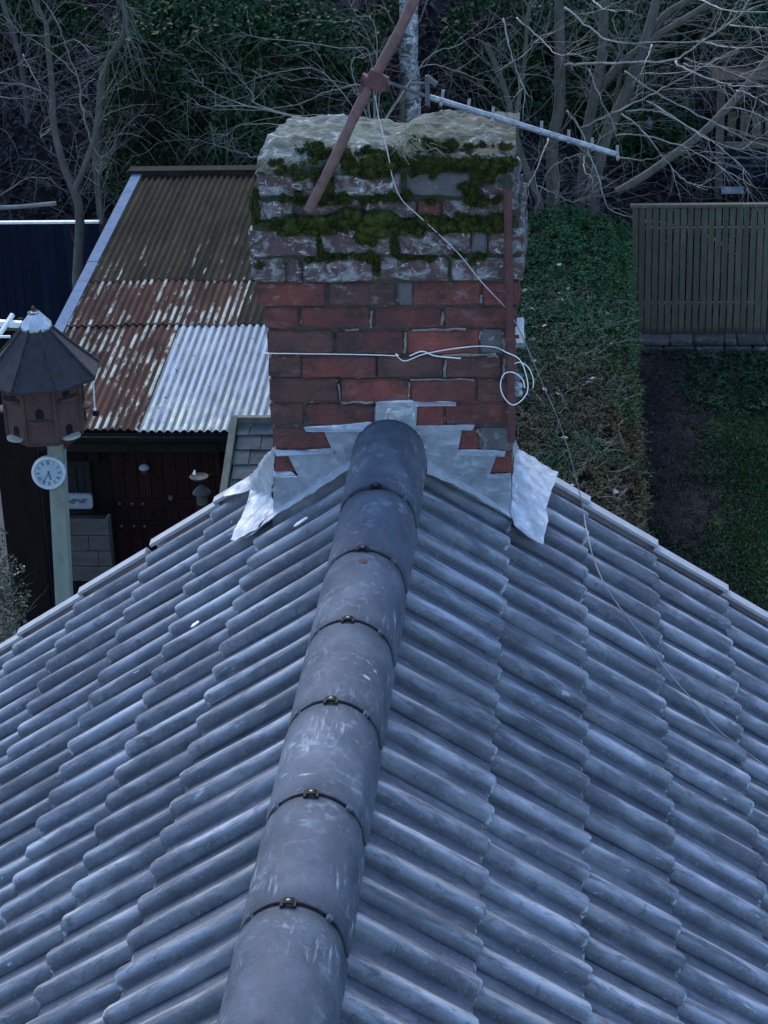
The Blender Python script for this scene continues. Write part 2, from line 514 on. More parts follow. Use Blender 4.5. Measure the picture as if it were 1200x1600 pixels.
def tile_mesh(name, s, jit, chip, top=-.372):
    g = random.Random(jit * 31 + s)
    bm = bmesh.new()
    us = [0.0, .003, .007, .013, .021, .030, .040, .052, .064, .076, .093, .12]
    us = us + [.15 + u for u in us] + [.299]
    rows = [(top, 0), (-.30, .0), (-.2, 0), (-.1, 0), (-.04, 0), (-.014, 0), (-.004, -.003), (0, -.009)]
    vs = []
    for k, (d, dn) in enumerate(rows):
        lift = .021 * max(0, d + .372) / .372 - .001
        row = []
        for u in us:
            h = roll(u)
            if u < .004: h = .004
            if u > .2985: h = 0
            w = .0016 * fbm((u * 14 + jit * 7, d * 9, s * 3))
            dd = d
            if k >= 6: dd += g.uniform(-.002, .002) - (chip * .012 if (.02 < u < .07 and chip) else 0)
            if k == 7 and h > .01: h -= .004
            row.append(bm.verts.new((dd, u, h + lift + dn + w)))
        vs.append(row)
    for a in range(len(rows) - 1):
        for b in range(len(us) - 1):
            bm.faces.new((vs[a][b], vs[a + 1][b], vs[a + 1][b + 1], vs[a][b + 1]))
    # the thickness at the lip and the near edge
    lo = [bm.verts.new((v.co.x - .003, v.co.y, v.co.z - .012)) for v in vs[-1]]
    for b in range(len(us) - 1):
        bm.faces.new((vs[-1][b], lo[b], lo[b + 1], vs[-1][b + 1]))
    ed = [bm.verts.new((r[0].co.x, r[0].co.y + .001, r[0].co.z - .014)) for r in vs]
    for a in range(len(rows) - 1):
        bm.faces.new((vs[a][0], ed[a], ed[a + 1], vs[a + 1][0]))
    # into the slope frame: local d -> down the slope, n -> normal
    bm.verts.ensure_lookup_table(); bm.verts.index_update()
    loc_ = [tuple(v.co) for v in bm.verts]
    for v in bm.verts:
        d, u, n = v.co
        v.co = (s * (d * C35 + n * S35), u, -d * S35 + n * C35)
    bmesh.ops.recalc_face_normals(bm, faces=bm.faces)
    me = bpy.data.meshes.new(name); bm.to_mesh(me); bm.free()
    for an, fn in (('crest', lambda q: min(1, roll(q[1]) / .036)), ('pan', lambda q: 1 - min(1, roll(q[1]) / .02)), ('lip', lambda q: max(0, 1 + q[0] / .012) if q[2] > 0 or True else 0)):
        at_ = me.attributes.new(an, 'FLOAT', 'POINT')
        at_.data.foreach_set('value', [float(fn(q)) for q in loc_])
    up = sum((p.normal.z * p.area for p in me.polygons))
    if up < 0: me.flip_normals()
    me.polygons.foreach_set('use_smooth', [True] * len(me.polygons))
    try: me.set_sharp_from_angle(angle=R(48))
    except Exception: pass
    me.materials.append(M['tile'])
    return me


ho = Vector(house.location)
for s in (1, -1):
    meshes = [tile_mesh('tile', s, j, 1 if j == 3 else 0) for j in range(5)]
    long_mesh = tile_mesh('tile', s, 9, 0, -.46)
    y0 = .75 if s == 1 else .81
    for c in range(8):
        for k in range(15):
            y = y0 - .3 * k
            if c == 0 and y > .5: continue
            g = random.Random(c * 100 + k * 7 + s)
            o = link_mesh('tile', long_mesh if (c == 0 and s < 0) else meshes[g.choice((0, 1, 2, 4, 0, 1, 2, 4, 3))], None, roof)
            p = Vector(rp(s, LIP[s][c] + g.uniform(-.004, .004), g.uniform(-.001, .003), y + g.uniform(-.002, .002)))
            o.location = p - ho
            o.rotation_euler = (g.uniform(-.008, .008), g.uniform(-.008, .008), g.uniform(-.013, .013))
    # verge caps, one to a course
    yv = y0 + .3
    for c in range(8):
        d1 = LIP[s][c]; d0 = d1 - .318
        if d0 < .1: d0 = .14
        b = MB()
        prof = [(yv - .012, .034), (yv + .035, .036), (yv + .042, .030), (yv + .042, -.07), (yv + .036, -.07), (yv + .034, .022), (yv - .012, .022)]
        lift0, lift1 = .006, .022
        A = [rp(s, d0, n + lift0, y) for (y, n) in prof]; B = [rp(s, d1 + .004, n + lift1, y) for (y, n) in prof]
        n = len(prof)
        b.add(A + B, [tuple(range(n)), tuple(range(2 * n - 1, n - 1, -1))] + [(i, i + n, (i + 1) % n + n, (i + 1) % n) for i in range(n)])
        b.build('verge_cap', M['verge'], roof)

# ridge tiles
RAD = .122
fl = MB()
for s in (1, -1):
    fl.prism([(0, YF, -.03), (s * .085, YF, -.08), (s * .09, YF, -.2), (0, YF, -.14)], (0, .49 - YF, 0))
fl.build('ridge_felt', M['felt'], roof)


def arc_shell(r0, r1, a0, a1, n):
    pts = [(r1 * math.sin(a0 + (a1 - a0) * i / n), r1 * math.cos(a0 + (a1 - a0) * i / n)) for i in range(n + 1)]
    pts += [(r0 * math.sin(a1 - (a1 - a0) * i / n), r0 * math.cos(a1 - (a1 - a0) * i / n)) for i in range(n + 1)]
    return pts


def ridge_tile(y0, y1, lift0, lift1, k):
    me_b = MB()
    na, ny = 24, 12
    amax = R(101)
    for shell, rr in ((0, RAD), (1, RAD - .014)):
        for j in range(ny + 1):
            t = j / ny
            y = y0 + (y1 - y0) * t
            for i in range(na + 1):
                a = -amax + 2 * amax * i / na
                r = rr + .0012 * fbm((a * 2, y * 6, k * 3))
                if j in (0, ny) and shell == 0: r -= .003
                xx_, zz_ = (r * math.sin(a), r * math.cos(a)) if abs(a) < math.pi / 2 else (math.copysign(r, a) * (1 + .25 * (abs(a) - math.pi / 2)), -(abs(a) - math.pi / 2) * .16)
                me_b.v.append((xx_, y, -RAD + zz_ + lift0 + (lift1 - lift0) * t))
    n1 = (na + 1) * (ny + 1)
    for sh in (0, n1):
        for j in range(ny):
            for i in range(na):
                a = sh + j * (na + 1) + i
                me_b.f.append((a, a + 1, a + na + 2, a + na + 1))
    for j in (0, ny):
        for i in range(na):
            a = j * (na + 1) + i
            me_b.f.append((a, a + 1, a + 1 + n1, a + n1))
    for i in (0, na):
        for j in range(ny):
            a = j * (na + 1) + i
            me_b.f.append((a, a + na + 1, a + na + 1 + n1, a + n1))
    o = me_b.build('ridge_tile', M['ridge'], roof, smooth=True)
    at_ = o.data.attributes.new('lip', 'FLOAT', 'POINT')
    at_.data.foreach_set('value', [max(0.0, 1 - min(abs(v[1] - y0), abs(v[1] - y1)) / .05) for v in me_b.v])
    return o


for k in range(-1, 8):
    y1 = -.45 * k; y0 = y1 - .45
    if k == -1:
        ridge_tile(.006, .49, .006, .03, k)
    else:
        ridge_tile(y0 + .009, y1 - .009, .0, .0, k)
    if k >= 0:
        y = y1
        u = MB()
        u.prism([(x, y - .018, -RAD + z) for (x, z) in arc_shell(RAD - .03, RAD - .008, -R(97), R(97), 20)], (0, .036, 0))
        u.build('ridge_union', M['black'], roof, smooth=True)
        # the clip on the crest: a black arch with a bright screw head, and a stub lower on each flank
        cl = MB()
        sh = [(-.014, -.006), (-.012, .005), (-.007, .008), (.007, .008), (.012, .005), (.014, -.006), (.009, -.006), (.008, .003), (-.008, .003), (-.009, -.006)]
        cl.prism([(x, y - .013, z) for (x, z) in sh], (0, .022, 0))
        cl.box((-.018, y - .018, -.004), (-.0105, y + .009, .003)); cl.box((.0105, y - .018, -.004), (.018, y + .009, .003))
        cp = cl.build('ridge_clip', M['black'], roof)
        sc_ = MB(); sc_.lathe((0, y - .004, .0082), [(.0045, 0), (.0045, .0015), (.003, .002)], 10)
        sc_.build('clip_screw', M['clip'], roof)
        for sg in (-1, 1):
            a = sg * R(47)
            c = Vector((math.sin(a) * RAD, y, -RAD + math.cos(a) * RAD))
            Mx = Matrix.Translation(c) @ Matrix.Rotation(a, 4, 'Y')
            st = MB(); st.box((-.006, -.010, -.006), (.006, .008, .004), Mx)
            st.build('ridge_clip', M['ridge'], roof)
hole = MB()
pp = ground(567, 877, 0)
hole.lathe((pp[0] - .0, pp[1], -.003), [(.013, 0), (.013, .004), (.006, .0045)], 14)
hole.build('screw', M['rust_dark'], roof)

# ------------------------------------------------------------------ chimney
YC = .50
mort = MB()
chim_rows = []     # (y_top, y_bottom, plane, [(x0, x1, material)...])
RD, DK, BR, BU, GY, LI = 'brick_red', 'brick_dark', 'brick_brown', 'brick_burnt', 'brick_grey', 'brick_lichen'
rows = [
    (271, 306, .505, [(403, 490, LI), (500, 626, LI), (637, 734, GY), (739, 750, LI), (755, 801, LI)]),
    (314, 343, .505, [(400, 456, LI), (464, 562, LI), (572, 650, LI), (655, 687, DK), (692, 786, LI), (790, 806, LI)]),
    (361, 398, .478, [(389, 496, LI), (503, 608, LI), (624, 733, LI), (738, 758, GY), (765, 817, LI)]),
    (405, 439, .482, [(391, 443, LI), (449, 469, LI), (476, 580, LI), (592, 698, LI), (706, 818, LI)]),
    (443, 478, .50, [(403, 507, RD), (514, 618, BR), (622, 644, GY), (647, 751, RD), (756, 810, RD)]),
    (481, 513, .50, [(415, 466, DK), (472, 578, DK), (585, 689, DK), (694, 806, DK)]),
    (517, 552, .50, [(419, 521, BR), (527, 631, DK), (638, 747, RD), (752, 786, GY), (789, 803, DK)]),
    (557, 589, .50, [(421, 471, BR), (473, 587, RD), (590, 691, BU), (697, 782, BR), (786, 801, DK)]),
    (593, 628, .50, [(422, 527, BR), (532, 640, RD), (643, 743, DK), (746, 801, BR)]),
    (632, 665, .50, [(423, 474, BR), (480, 585, DK), (589, 646, DK), (649, 692, RD), (696, 800, DK)]),
    (669, 703, .50, [(427, 532, RD), (538, 640, RD), (646, 747, RD), (749, 799, GY)]),
    (708, 740, .50, [(428, 480, RD), (485, 590, RD), (595, 700, RD), (705, 756, RD), (760, 798, RD)]),
    (745, 778, .50, [(429, 532, RD), (538, 640, RD), (646, 747, RD), (751, 798, RD)]),
    (782, 815, .50, [(430, 480, RD), (486, 590, RD), (596, 690, RD), (696, 798, RD)]),
]
CHY = 1.03
zrows = []
for (ya, yb, pl, bs) in rows:
    z1 = at(610, ya, pl)[2]; z0 = at(610, yb, pl)[2]
    xl = at(bs[0][0], (ya + yb) / 2, pl)[0]; xr = at(bs[-1][1], (ya + yb) / 2, pl)[0]
    zrows.append((z0, z1, pl, xl, xr, bs, (ya + yb) / 2))
for i, (z0, z1, pl, xl, xr, bs, ym) in enumerate(zrows):
    top = zrows[i - 1][0] if i > 0 else z1 + .02
    ins = .012
    mort.box((xl + ins, pl + ins, z0 - .001 * i), (xr - ins, CHY - ins, top - .001 * i))
chim = mort.build('chimney', M['mortar'], house)


def brick(x0, x1, y0, y1, z0, z1, m, seed, rough_=.004):
    g = random.Random(seed)
    bm = bmesh.new()
    bmesh.ops.create_cube(bm, size=1)
    bmesh.ops.scale(bm, vec=(x1 - x0, y1 - y0, z1 - z0), verts=bm.verts)
    le = [e for e in bm.edges if e.calc_length() > .5 * (max(x1 - x0, .06))]
    bmesh.ops.subdivide_edges(bm, edges=le, cuts=3, use_grid_fill=True)
    bmesh.ops.bevel(bm, geom=[e for e in bm.edges if len(e.link_faces) == 2 and e.calc_face_angle(0) > 1], offset=.0045, segments=2, affect='EDGES', clamp_overlap=True)
    c = Vector(((x0 + x1) / 2, (y0 + y1) / 2, (z0 + z1) / 2))
    sd = Vector((g.uniform(-9, 9), g.uniform(-9, 9), g.uniform(-9, 9)))
    for v in bm.verts:
        q = v.co + sd
        v.co += Vector((mnoise.noise(q * 22), mnoise.noise(q * 22 + Vector((5, 1, 2))), mnoise.noise(q * 22 + Vector((1, 7, 4))))) * rough_
    me = bpy.data.meshes.new('brick')
    bm.to_mesh(me); bm.free()
    me.polygons.foreach_set('use_smooth', [True] * len(me.polygons))
    try: me.set_sharp_from_angle(angle=R(22))
    except Exception: pass
    o = link_mesh('brick', me, M[m], chim)
    o.location = c - ho
    o.rotation_euler = (g.uniform(-.012, .012), g.uniform(-.01, .01), g.uniform(-.012, .012))
    return o


for i, (z0, z1, pl, xl, xr, bs, ym) in enumerate(zrows):
    rg = .009 if i < 4 else .0055
    for j, (a, b, m) in enumerate(bs):
        xa = at(a, ym, pl)[0]; xb = at(b, ym, pl)[0]
        brick(xa - .002, xb + .002, pl + random.uniform(-.004, .004), pl + .10, z0 + random.uniform(-.002, .002), z1 + random.uniform(-.002, .002), m, i * 40 + j, rg)
    if i < 13:
        for sd_, xx in ((-1, xl), (1, xr)):
            st = .103 if i % 2 else .118
            y = pl + .10 + .008
            ln = .1 if i % 2 else .215
            q = 0
            while y < CHY - .03:
                e = min(y + ln, CHY)
                m = LI if i < 4 else random.choice((RD, DK, BR, RD))
                if sd_ < 0: brick(xx, xx + .09, y, e, z0, z1, m, 900 + i * 30 + q, rg)
                else: brick(xx - .09, xx, y, e, z0, z1, m, 1900 + i * 30 + q, rg)
                y = e + .01; ln = .215; q += 1
# pale pointing squeezed out of some joints
pj = MB()
for (px0, py0, px1, py1, w) in [(580, 486, 579, 512, .007), (692, 487, 691, 508, .007), (634, 520, 632, 551, .007), (697, 562, 694, 588, .006),
                               (640, 596, 639, 624, .004), (528, 600, 532, 626, .004), (533, 629, 583, 629, .006), (645, 516, 728, 514, .005),
                               (640, 593, 740, 593, .004), (752, 518, 749, 530, .006), (753, 461, 752, 473, .005), (785, 520, 788, 548, .006),
                               (788, 560, 787, 590, .008), (690, 556, 775, 553, .007), (586, 636, 587, 660, .004), (705, 436, 700, 410, .005),
                               (520, 595, 527, 595, .006), (540, 516, 560, 514, .004), (760, 557, 778, 557, .005), (745, 672, 760, 690, .008), (760, 690, 756, 702, .008)]:
    A = at(px0, py0, YC - .001); B = at(px1, py1, YC - .001)
    n = 5
    pts = [Vector(A).lerp(Vector(B), t / n) + Vector((random.uniform(-.002, .002), 0, random.uniform(-.002, .002))) for t in range(n + 1)]
    pj.tube(pts, [w * random.uniform(.5, 1.1) for _ in pts], 5)
pj.build('pointing', M['mortar_pale'], chim)['kind'] = 'stuff'

# the concrete flaunching that caps it
cz = at(610, 271, .505)[2]
xl, xr = zrows[0][3] - .008, zrows[0][4] + .006
NX, NY = 60, 34
V = []


def cap_h(x, y):
    t = (y - .49) / (CHY - .49)
    left = max(0, min(1, (.085 - x) / .05))
    rise = cz + .012 + left * (.0 + .06 * min(1, t / .28)) + (1 - left) * (.045 + .022 * min(1, t / .35))
    rise -= .05 * max(0, (t - .55)) + .022 * math.exp(-((x - .03) / .05) ** 2)
    rise += .016 * fbm((x * 8, y * 8, 2)) + .011 * fbm((x * 26, y * 26, 5))
    e = min(x - xl, xr - x)
    if e < .012: rise -= (.012 - e) * .6
    return rise


for j in range(NY + 1):
    for i in range(NX + 1):
        x = xl + (xr - xl) * i / NX; y = .487 + (CHY + .01 - .487) * j / NY
        yy = y + (.014 * fbm((x * 14, 0, 8)) if j < 3 else 0)
        if x < -.2: x += (y - .487) * .10 * min(1, (-.2 - x) / .15)
        V.append((x + (.008 * fbm((0, y * 12, x)) if i in (0, NX) else 0), yy, cap_h(x, y) - (.006 if j == 0 else 0)))
capb = MB()
capb.v = V[:]
for j in range(NY):
    for i in range(NX):
        a = j * (NX + 1) + i
        capb.f.append((a, a + 1, a + NX + 2, a + NX + 1))
ring = [i for i in range(NX + 1)] + [j * (NX + 1) + NX for j in range(1, NY + 1)] + [NY * (NX + 1) + i for i in range(NX - 1, -1, -1)] + [j * (NX + 1) for j in range(NY - 1, 0, -1)]
k0 = len(capb.v)
for r in ring:
    v = capb.v[r]
    capb.v.append((v[0], v[1] + .004, cz + .004))
for q in range(len(ring)):
    a = ring[q]; b = ring[(q + 1) % len(ring)]
    capb.f.append((a, b, k0 + (q + 1) % len(ring), k0 + q))
capb.f.append(tuple(range(k0, k0 + len(ring))))
capb.build('capping', M['cap'], chim, smooth=True)

# moss cushions along the ledges
mp, mf = [], []
MOSSP = []


def moss(px, py, pl, rx, rz, ry=.03, n=10):
    c = Vector(at(px, py, pl))
    g = random.Random(int(px * 7 + py))
    for q in range(n):
        cc = c + Vector((g.uniform(-rx, rx) * .8, g.uniform(-.3, .5) * ry, g.uniform(-rz, rz) * .7))
        rr = min(rx, rz * 1.3) * g.uniform(.35, .75)
        mp.append((cc, rr, rz * g.uniform(.35, .7), ry * g.uniform(.5, 1)))


moss(467, 352, .485, .075, .03, .04, 16); moss(520, 350, .485, .05, .026, .035, 10); moss(545, 345, .485, .035, .03, .04, 10)
moss(588, 350, .485, .06, .042, .05, 20); moss(575, 370, .485, .03, .025, .03, 8); moss(640, 352, .488, .06, .018, .03, 10)
moss(700, 352, .488, .07, .016, .03, 12); moss(762, 350, .488, .05, .025, .035, 10); moss(440, 352, .488, .03, .02, .03, 6)
moss(520, 312, .50, .05, .018, .03, 10); moss(600, 308, .50, .05, .014, .025, 8); moss(735, 300, .50, .02, .03, .02, 8); moss(745, 312, .5, .03, .02, .02, 6)
moss(590, 258, .487, .055, .03, .03, 14); moss(570, 268, .487, .06, .022, .03, 12); moss(540, 248, .50, .02, .028, .03, 6); moss(480, 272, .487, .05, .014, .025, 8)
moss(488, 230, .60, .04, .01, .03, 6); moss(755, 275, .49, .03, .03, .025, 9); moss(700, 255, .487, .09, .014, .025, 10); moss(770, 260, .487, .04, .02, .025, 8)
moss(610, 245, .52, .02, .02, .03, 5); moss(510, 400, .485, .03, .01, .015, 6); moss(590, 418, .49, .012, .03, .015, 6); moss(615, 385, .488, .01, .035, .015, 6)
moss(640, 402, .49, .09, .007, .012, 8); moss(500, 380, .485, .008, .03, .012, 4); moss(400, 325, .52, .012, .05, .06, 8); moss(515, 290, .5, .01, .03, .015, 5)
moss(690, 240, .56, .07, .012, .04, 10); moss(740, 232, .6, .06, .008, .05, 8)
for q in range(16):
    moss(642 + q * 10, 255 + 4 * math.sin(q * 2.1), .489, .03, .016, .02, 5)
for q in range(22):
    moss(432 + q * 17, 351 + 5 * math.sin(q * 1.7), .487, .035, .016 + .012 * abs(math.sin(q * 1.3)), .035, 5)
for q in range(26):
    moss(655 + (q * 37) % 140, 222 + (q * 11) % 26, .53 + .004 * ((q * 7) % 26), .03, .006, .03, 3)
gm = random.Random(99)
for q in range(90):      # loose tufts between the larger cushions
    x = gm.uniform(408, 800); y = gm.choice((309, 311, 345, 350, 401, 403, 270, 262, 255, 310)) + gm.gauss(0, 5)
    moss(x, y, .49 if y < 330 else .478, .014, .008, .012, 2)
for q in range(34):
    x = gm.uniform(440, 610); y = gm.uniform(232, 268)
    moss(x, y, .50 + (268 - y) * .0028, .018, .007, .016, 2)
bm = bmesh.new()
for (c, rx, rz, ry) in mp:
    r = bmesh.ops.create_icosphere(bm, subdivisions=2, radius=1)
    for v in r['verts']:
        n = v.co.copy()
        d = 1 + .22 * mnoise.noise(n * 2.3 + c * 31) + .12 * mnoise.noise(n * 6 + c * 17)
        v.co = Vector((n.x * rx, n.y * ry, n.z * rz)) * d + c
        if random.random() < .9: MOSSP.append((v.co.copy(), n))
for f in bm.faces: f.smooth = True
me = bpy.data.meshes.new('moss')
for v in bm.verts: v.co -= ho
bm.to_mesh(me); bm.free()
mo = link_mesh('moss', me, M['moss'], chim); mo['kind'] = 'stuff'
P = np.array([p for p, n in MOSSP]); Nn = np.array([n for p, n in MOSSP])
P = np.repeat(P, 6, 0) + RNG.normal(size=(len(P) * 6, 3)) * .004
Nn = np.repeat(Nn, 6, 0)
lf = leaf_cloud('moss_fronds', P, .009, M['moss'], chim, aspect=.35, seed=3); lf['kind'] = 'stuff'
# dry grass caught on the middle of the cap
tf = MB()
for q in range(150):
    g = random.Random(q)
    b = Vector(at(g.uniform(612, 668), g.uniform(205, 240), .56))
    b.z = cap_h(b.x, .56) - .004; b.y = .56 + g.uniform(-.05, .08)
    d = Vector((g.uniform(-1, .9), g.uniform(-1, .4), g.uniform(.1, .9))).normalized() * g.uniform(.04, .12)
    tf.tube([b, b + d * .5 + Vector((0, 0, .012)), b + d + Vector((0, 0, -.02))], [.0016, .0012, .0004], 3, False)
tuft = tf.build('dry_grass', M['straw']); tag(tuft, kind='stuff')

# ------------------------------------------------------------------ lead flashing


def sheet(name, polys, m, parent, thick=.003, amp=.004, freq=26, cuts=5, flip=None):
    bm = bmesh.new()
    for poly in polys:
        P3 = [Vector([float(c) for c in p]) for p in poly]
        vs = [bm.verts.new(p) for p in P3]
        for tri in tessellate_polygon([P3]):
            bm.faces.new([vs[i] for i in tri])
    for it in range(cuts):
        es = [e for e in bm.edges if e.calc_length() > .022]
        if not es: break
        bmesh.ops.subdivide_edges(bm, edges=es, cuts=1)
        bmesh.ops.triangulate(bm, faces=bm.faces)
    bmesh.ops.recalc_face_normals(bm, faces=bm.faces)
    bm.normal_update()
    s = sum((f.normal.z * .8 - f.normal.y) * f.calc_area() for f in bm.faces)
    if s < 0:
        bmesh.ops.reverse_faces(bm, faces=bm.faces); bm.normal_update()
    for v in bm.verts:
        n = v.normal.copy()
        v.co += n * (amp * fbm(v.co, freq, 3) + amp * .7 * mnoise.noise(v.co * freq * .35))
    bmesh.ops.solidify(bm, geom=bm.faces, thickness=thick)
    off = origin_of(parent)
    for v in bm.verts: v.co -= off
    me = bpy.data.meshes.new(name); bm.to_mesh(me); bm.free()
    me.polygons.foreach_set('use_smooth', [True] * len(me.polygons))
    try: me.set_sharp_from_angle(angle=R(55))
    except Exception: pass
    return link_mesh(name, me, m, parent)


LF = YC - .012
fr = lambda pts: [at(x, y, LF) for x, y in pts]
lw = lambda pts, s, z=-.03: [on_roof(x, y, s, z) for x, y in pts]
# the stepped cover in front of the brickwork
sheet('flashing', [fr([(512, 671), (594, 671), (600, 720), (553, 780), (425, 855), (428, 744), (466, 744), (450, 711), (520, 706), (505, 671)])], M['lead_shaded'], house, amp=.0015)
sheet('flashing', [fr([(587, 633), (652, 633), (650, 668), (722, 671), (715, 708), (776, 712), (765, 741), (799, 744), (799, 855), (668, 775), (600, 730), (586, 690)])], M['lead_shaded'], house, amp=.003)
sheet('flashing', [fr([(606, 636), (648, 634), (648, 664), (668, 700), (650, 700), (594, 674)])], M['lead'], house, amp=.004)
# the folds tucked into the joints, given the paler lead for their upward tilt


def fold(pts_top, pts_bot):
    a = [at(x, y, YC - .002) for x, y in pts_top]
    b = [at(x, y, YC - .024) for x, y in reversed(pts_bot)]
    return a + b


for tp, bt in [([(474, 667), (530, 664), (575, 659), (592, 661)], [(478, 673), (592, 674)]),
               ([(429, 702), (470, 703), (518, 700)], [(431, 712), (521, 708)]),
               ([(428, 737), (455, 737), (462, 742)], [(428, 744), (464, 744)]),
               ([(586, 628), (640, 625), (713, 628)], [(588, 634), (712, 633)]),
               ([(650, 665), (700, 664), (742, 663)], [(652, 672), (738, 671)]),
               ([(714, 703), (760, 703), (790, 705)], [(714, 710), (788, 712)]),
               ([(763, 740), (798, 739)], [(760, 746), (798, 746)])]:
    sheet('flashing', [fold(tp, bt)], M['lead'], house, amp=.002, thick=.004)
# aprons dressed over the tiles in front
sheet('flashing', [lw([(549, 712), (500, 742), (450, 772), (424, 790), (388, 812), (372, 842), (392, 836), (412, 820), (428, 806), (470, 780), (552, 727)], -1, -.028)], M['lead'], house, amp=.004)
sheet('flashing', [lw([(668, 708), (700, 730), (740, 756), (799, 792), (800, 808), (760, 785), (715, 758), (668, 738)], 1, -.028)], M['lead'], house, amp=.004)
# wings beside the chimney, draped over the rolls
sheet('flashing', [[at(428, 697, .50), at(428, 737, .497)] + lw([(424, 774), (432, 796), (410, 812), (403, 826), (368, 845), (359, 843), (374, 815), (386, 785), (391, 764), (351, 777), (350, 769), (392, 742)], -1, -.022)], M['lead'], house, amp=.007, freq=18)
sheet('flashing', [[at(800, 671, .497)] + lw([(811, 702), (873, 737), (866, 756), (860, 770), (853, 795), (856, 815), (849, 850), (824, 838), (806, 818), (797, 797), (798, 740)], 1, -.02)], M['lead'], house, amp=.008, freq=18)
# ================================================================== THINGS ON THE CHIMNEY
# fallen television aerial: mast leaning over the cap, clamp, boom and its short rods
A0 = Vector(at(481, 330, .425)); A1 = Vector(at(652, -12, .53))
aerial = empty('television_aerial', A0, 'fallen television aerial with rusty pole leaning across the chimney top', 'aerial')
mb = MB(); dd = (A1 - A0)
pts = [A0 + dd * t + Vector((.004 * math.sin(t * 9), 0, .003 * math.sin(t * 7))) for t in np.linspace(0, 1, 14)]
mb.tube(pts, [.0168 + .0008 * math.sin(i * 2.1) for i in range(14)], 12)
mb.build('mast', M['rust'], aerial, smooth=True)
h = MB(); h.lathe(A0 - dd.normalized() * .0015, [(.0135, 0), (.0135, .001)], 10, axis=dd)
h.build('pipe_bore', M['black'], aerial)
cm = Vector(at(587, 128, .49)); ax = dd.normalized(); sd = ax.cross(Vector((0, 1, 0))).normalized()
c = MB()
c.bar(cm - ax * .022, cm + ax * .03, .062, .05, (0, 1, 0))
c.bar(cm - sd * .045 + ax * .004, cm + sd * .045 - ax * .006, .024, .03, (0, 1, 0))
c.lathe(cm - sd * .03 + Vector((0, -.03, 0)), [(.01, 0), (.01, .014)], 6, axis=(0, 1, 0))
c.lathe(cm + sd * .03 + Vector((0, -.03, 0)), [(.01, 0), (.01, .014)], 6, axis=(0, 1, 0))
c.bar(cm + sd * .03 - ax * .05, cm + sd * .035 + ax * .0, .014, .02, (0, 1, 0))
c.build('clamp', M['rust_dark'], aerial)
B0 = Vector(at(598, 126, .56)); B1 = Vector(at(668, 151, .60)); B2 = Vector(at(962, 241, .66))
b = MB(); b.tube([B1, B1.lerp(B2, .02), B1.lerp(B2, .33), B1.lerp(B2, .66), B2], [.007, .0100, .0100, .0096, .0092], 10)
b.build('boom', M['alu'], aerial, smooth=True)
b = MB(); b.tube([cm + Vector((0, .03, 0)), B0, B0.lerp(B1, .5), B1], [.006, .006, .006, .006], 8); b.build('boom_end', M['rod'], aerial, smooth=True)
bk = MB(); q = Vector(at(668, 140, .60))
bk.bar(q + Vector((0, 0, -.05)), q + Vector((0, 0, .045)), .016, .014)
bk.bar(q + Vector((0, 0, .04)), Vector(at(682, 132, .60)), .02, .014)
bk.bar(Vector(at(640, 130, .60)), q + Vector((0, 0, .02)), .006, .006)
bk.build('bracket', M['rod'], aerial)
for (px, py, up, dn) in [(690, 152, 26, 26), (731, 158, 22, 14), (769, 166, 20, 26), (808, 182, 26, 8), (845, 190, 22, 10), (888, 208, 20, 14), (925, 218, 18, 14), (965, 228, 18, 24)]:
    t = (px - 668) / (962 - 668)
    P0 = B1.lerp(B2, t)
    e = MB()
    # each rod runs front to back through the boom
    top = hit(px, py - 12, (0, 0, 1), P0.z + .012)
    a = Vector((P0.x, P0.y, P0.z + .006))
    e.bar(a + Vector((0, -dn / (.36 * 480) * .35, -.01)), a + Vector((0, up / (.36 * 480) * .62, .006)), .010, .005)
    e.build('rod', M['rod'], aerial)

# upright rusty pole at the corner
p0 = Vector(at(799, 690, .475)); p1 = Vector(at(793, 292, .445))
post = empty('rusty_pole', p0, 'upright rusty pole strapped to the right corner of the chimney', 'pole')
c = MB(); c.tube([p0.lerp(p1, t) for t in np.linspace(0, 1, 8)], [.0135 + .0006 * (i % 2) for i in range(8)], 12)
c.build('tube', M['rust_dark'], post, smooth=True)
c = MB(); c.tube([p1, p1 + Vector((0, 0, .012)), p1 + Vector((0, 0, .03))], [.018, .02, .012], 10)
c.build('cap', M['cap'], post, smooth=True)
for t in (.13, .42):
    q = p0.lerp(p1, t)
    c = MB(); c.bar(q + Vector((-.03, .012, 0)), q + Vector((.03, .012, 0)), .004, .012)
    c.bar(q + Vector((-.018, -.0155, 0)), q + Vector((.018, -.0155, 0)), .004, .012)
    c.build('strap', M['rust_dark'], post)


def spline(pts, n=8):
    P = [Vector([float(c) for c in p]) for p in pts]
    P = [P[0] * 2 - P[1]] + P + [P[-1] * 2 - P[-2]]
    out = []
    for i in range(1, len(P) - 2):
        for k in range(n):
            t = k / n
            out.append(.5 * ((2 * P[i]) + (-P[i - 1] + P[i + 1]) * t + (2 * P[i - 1] - 5 * P[i] + 4 * P[i + 1] - P[i + 2]) * t * t + (-P[i - 1] + 3 * P[i] - 3 * P[i + 1] + P[i + 2]) * t ** 3))
    out.append(P[-2])
    return out


def wire(name, pts, r, m, label, cat, n=6):
    b = MB(); b.tube(spline(pts), r, n)
    o = b.build(name, m, smooth=True)
    return tag(o, label, cat)


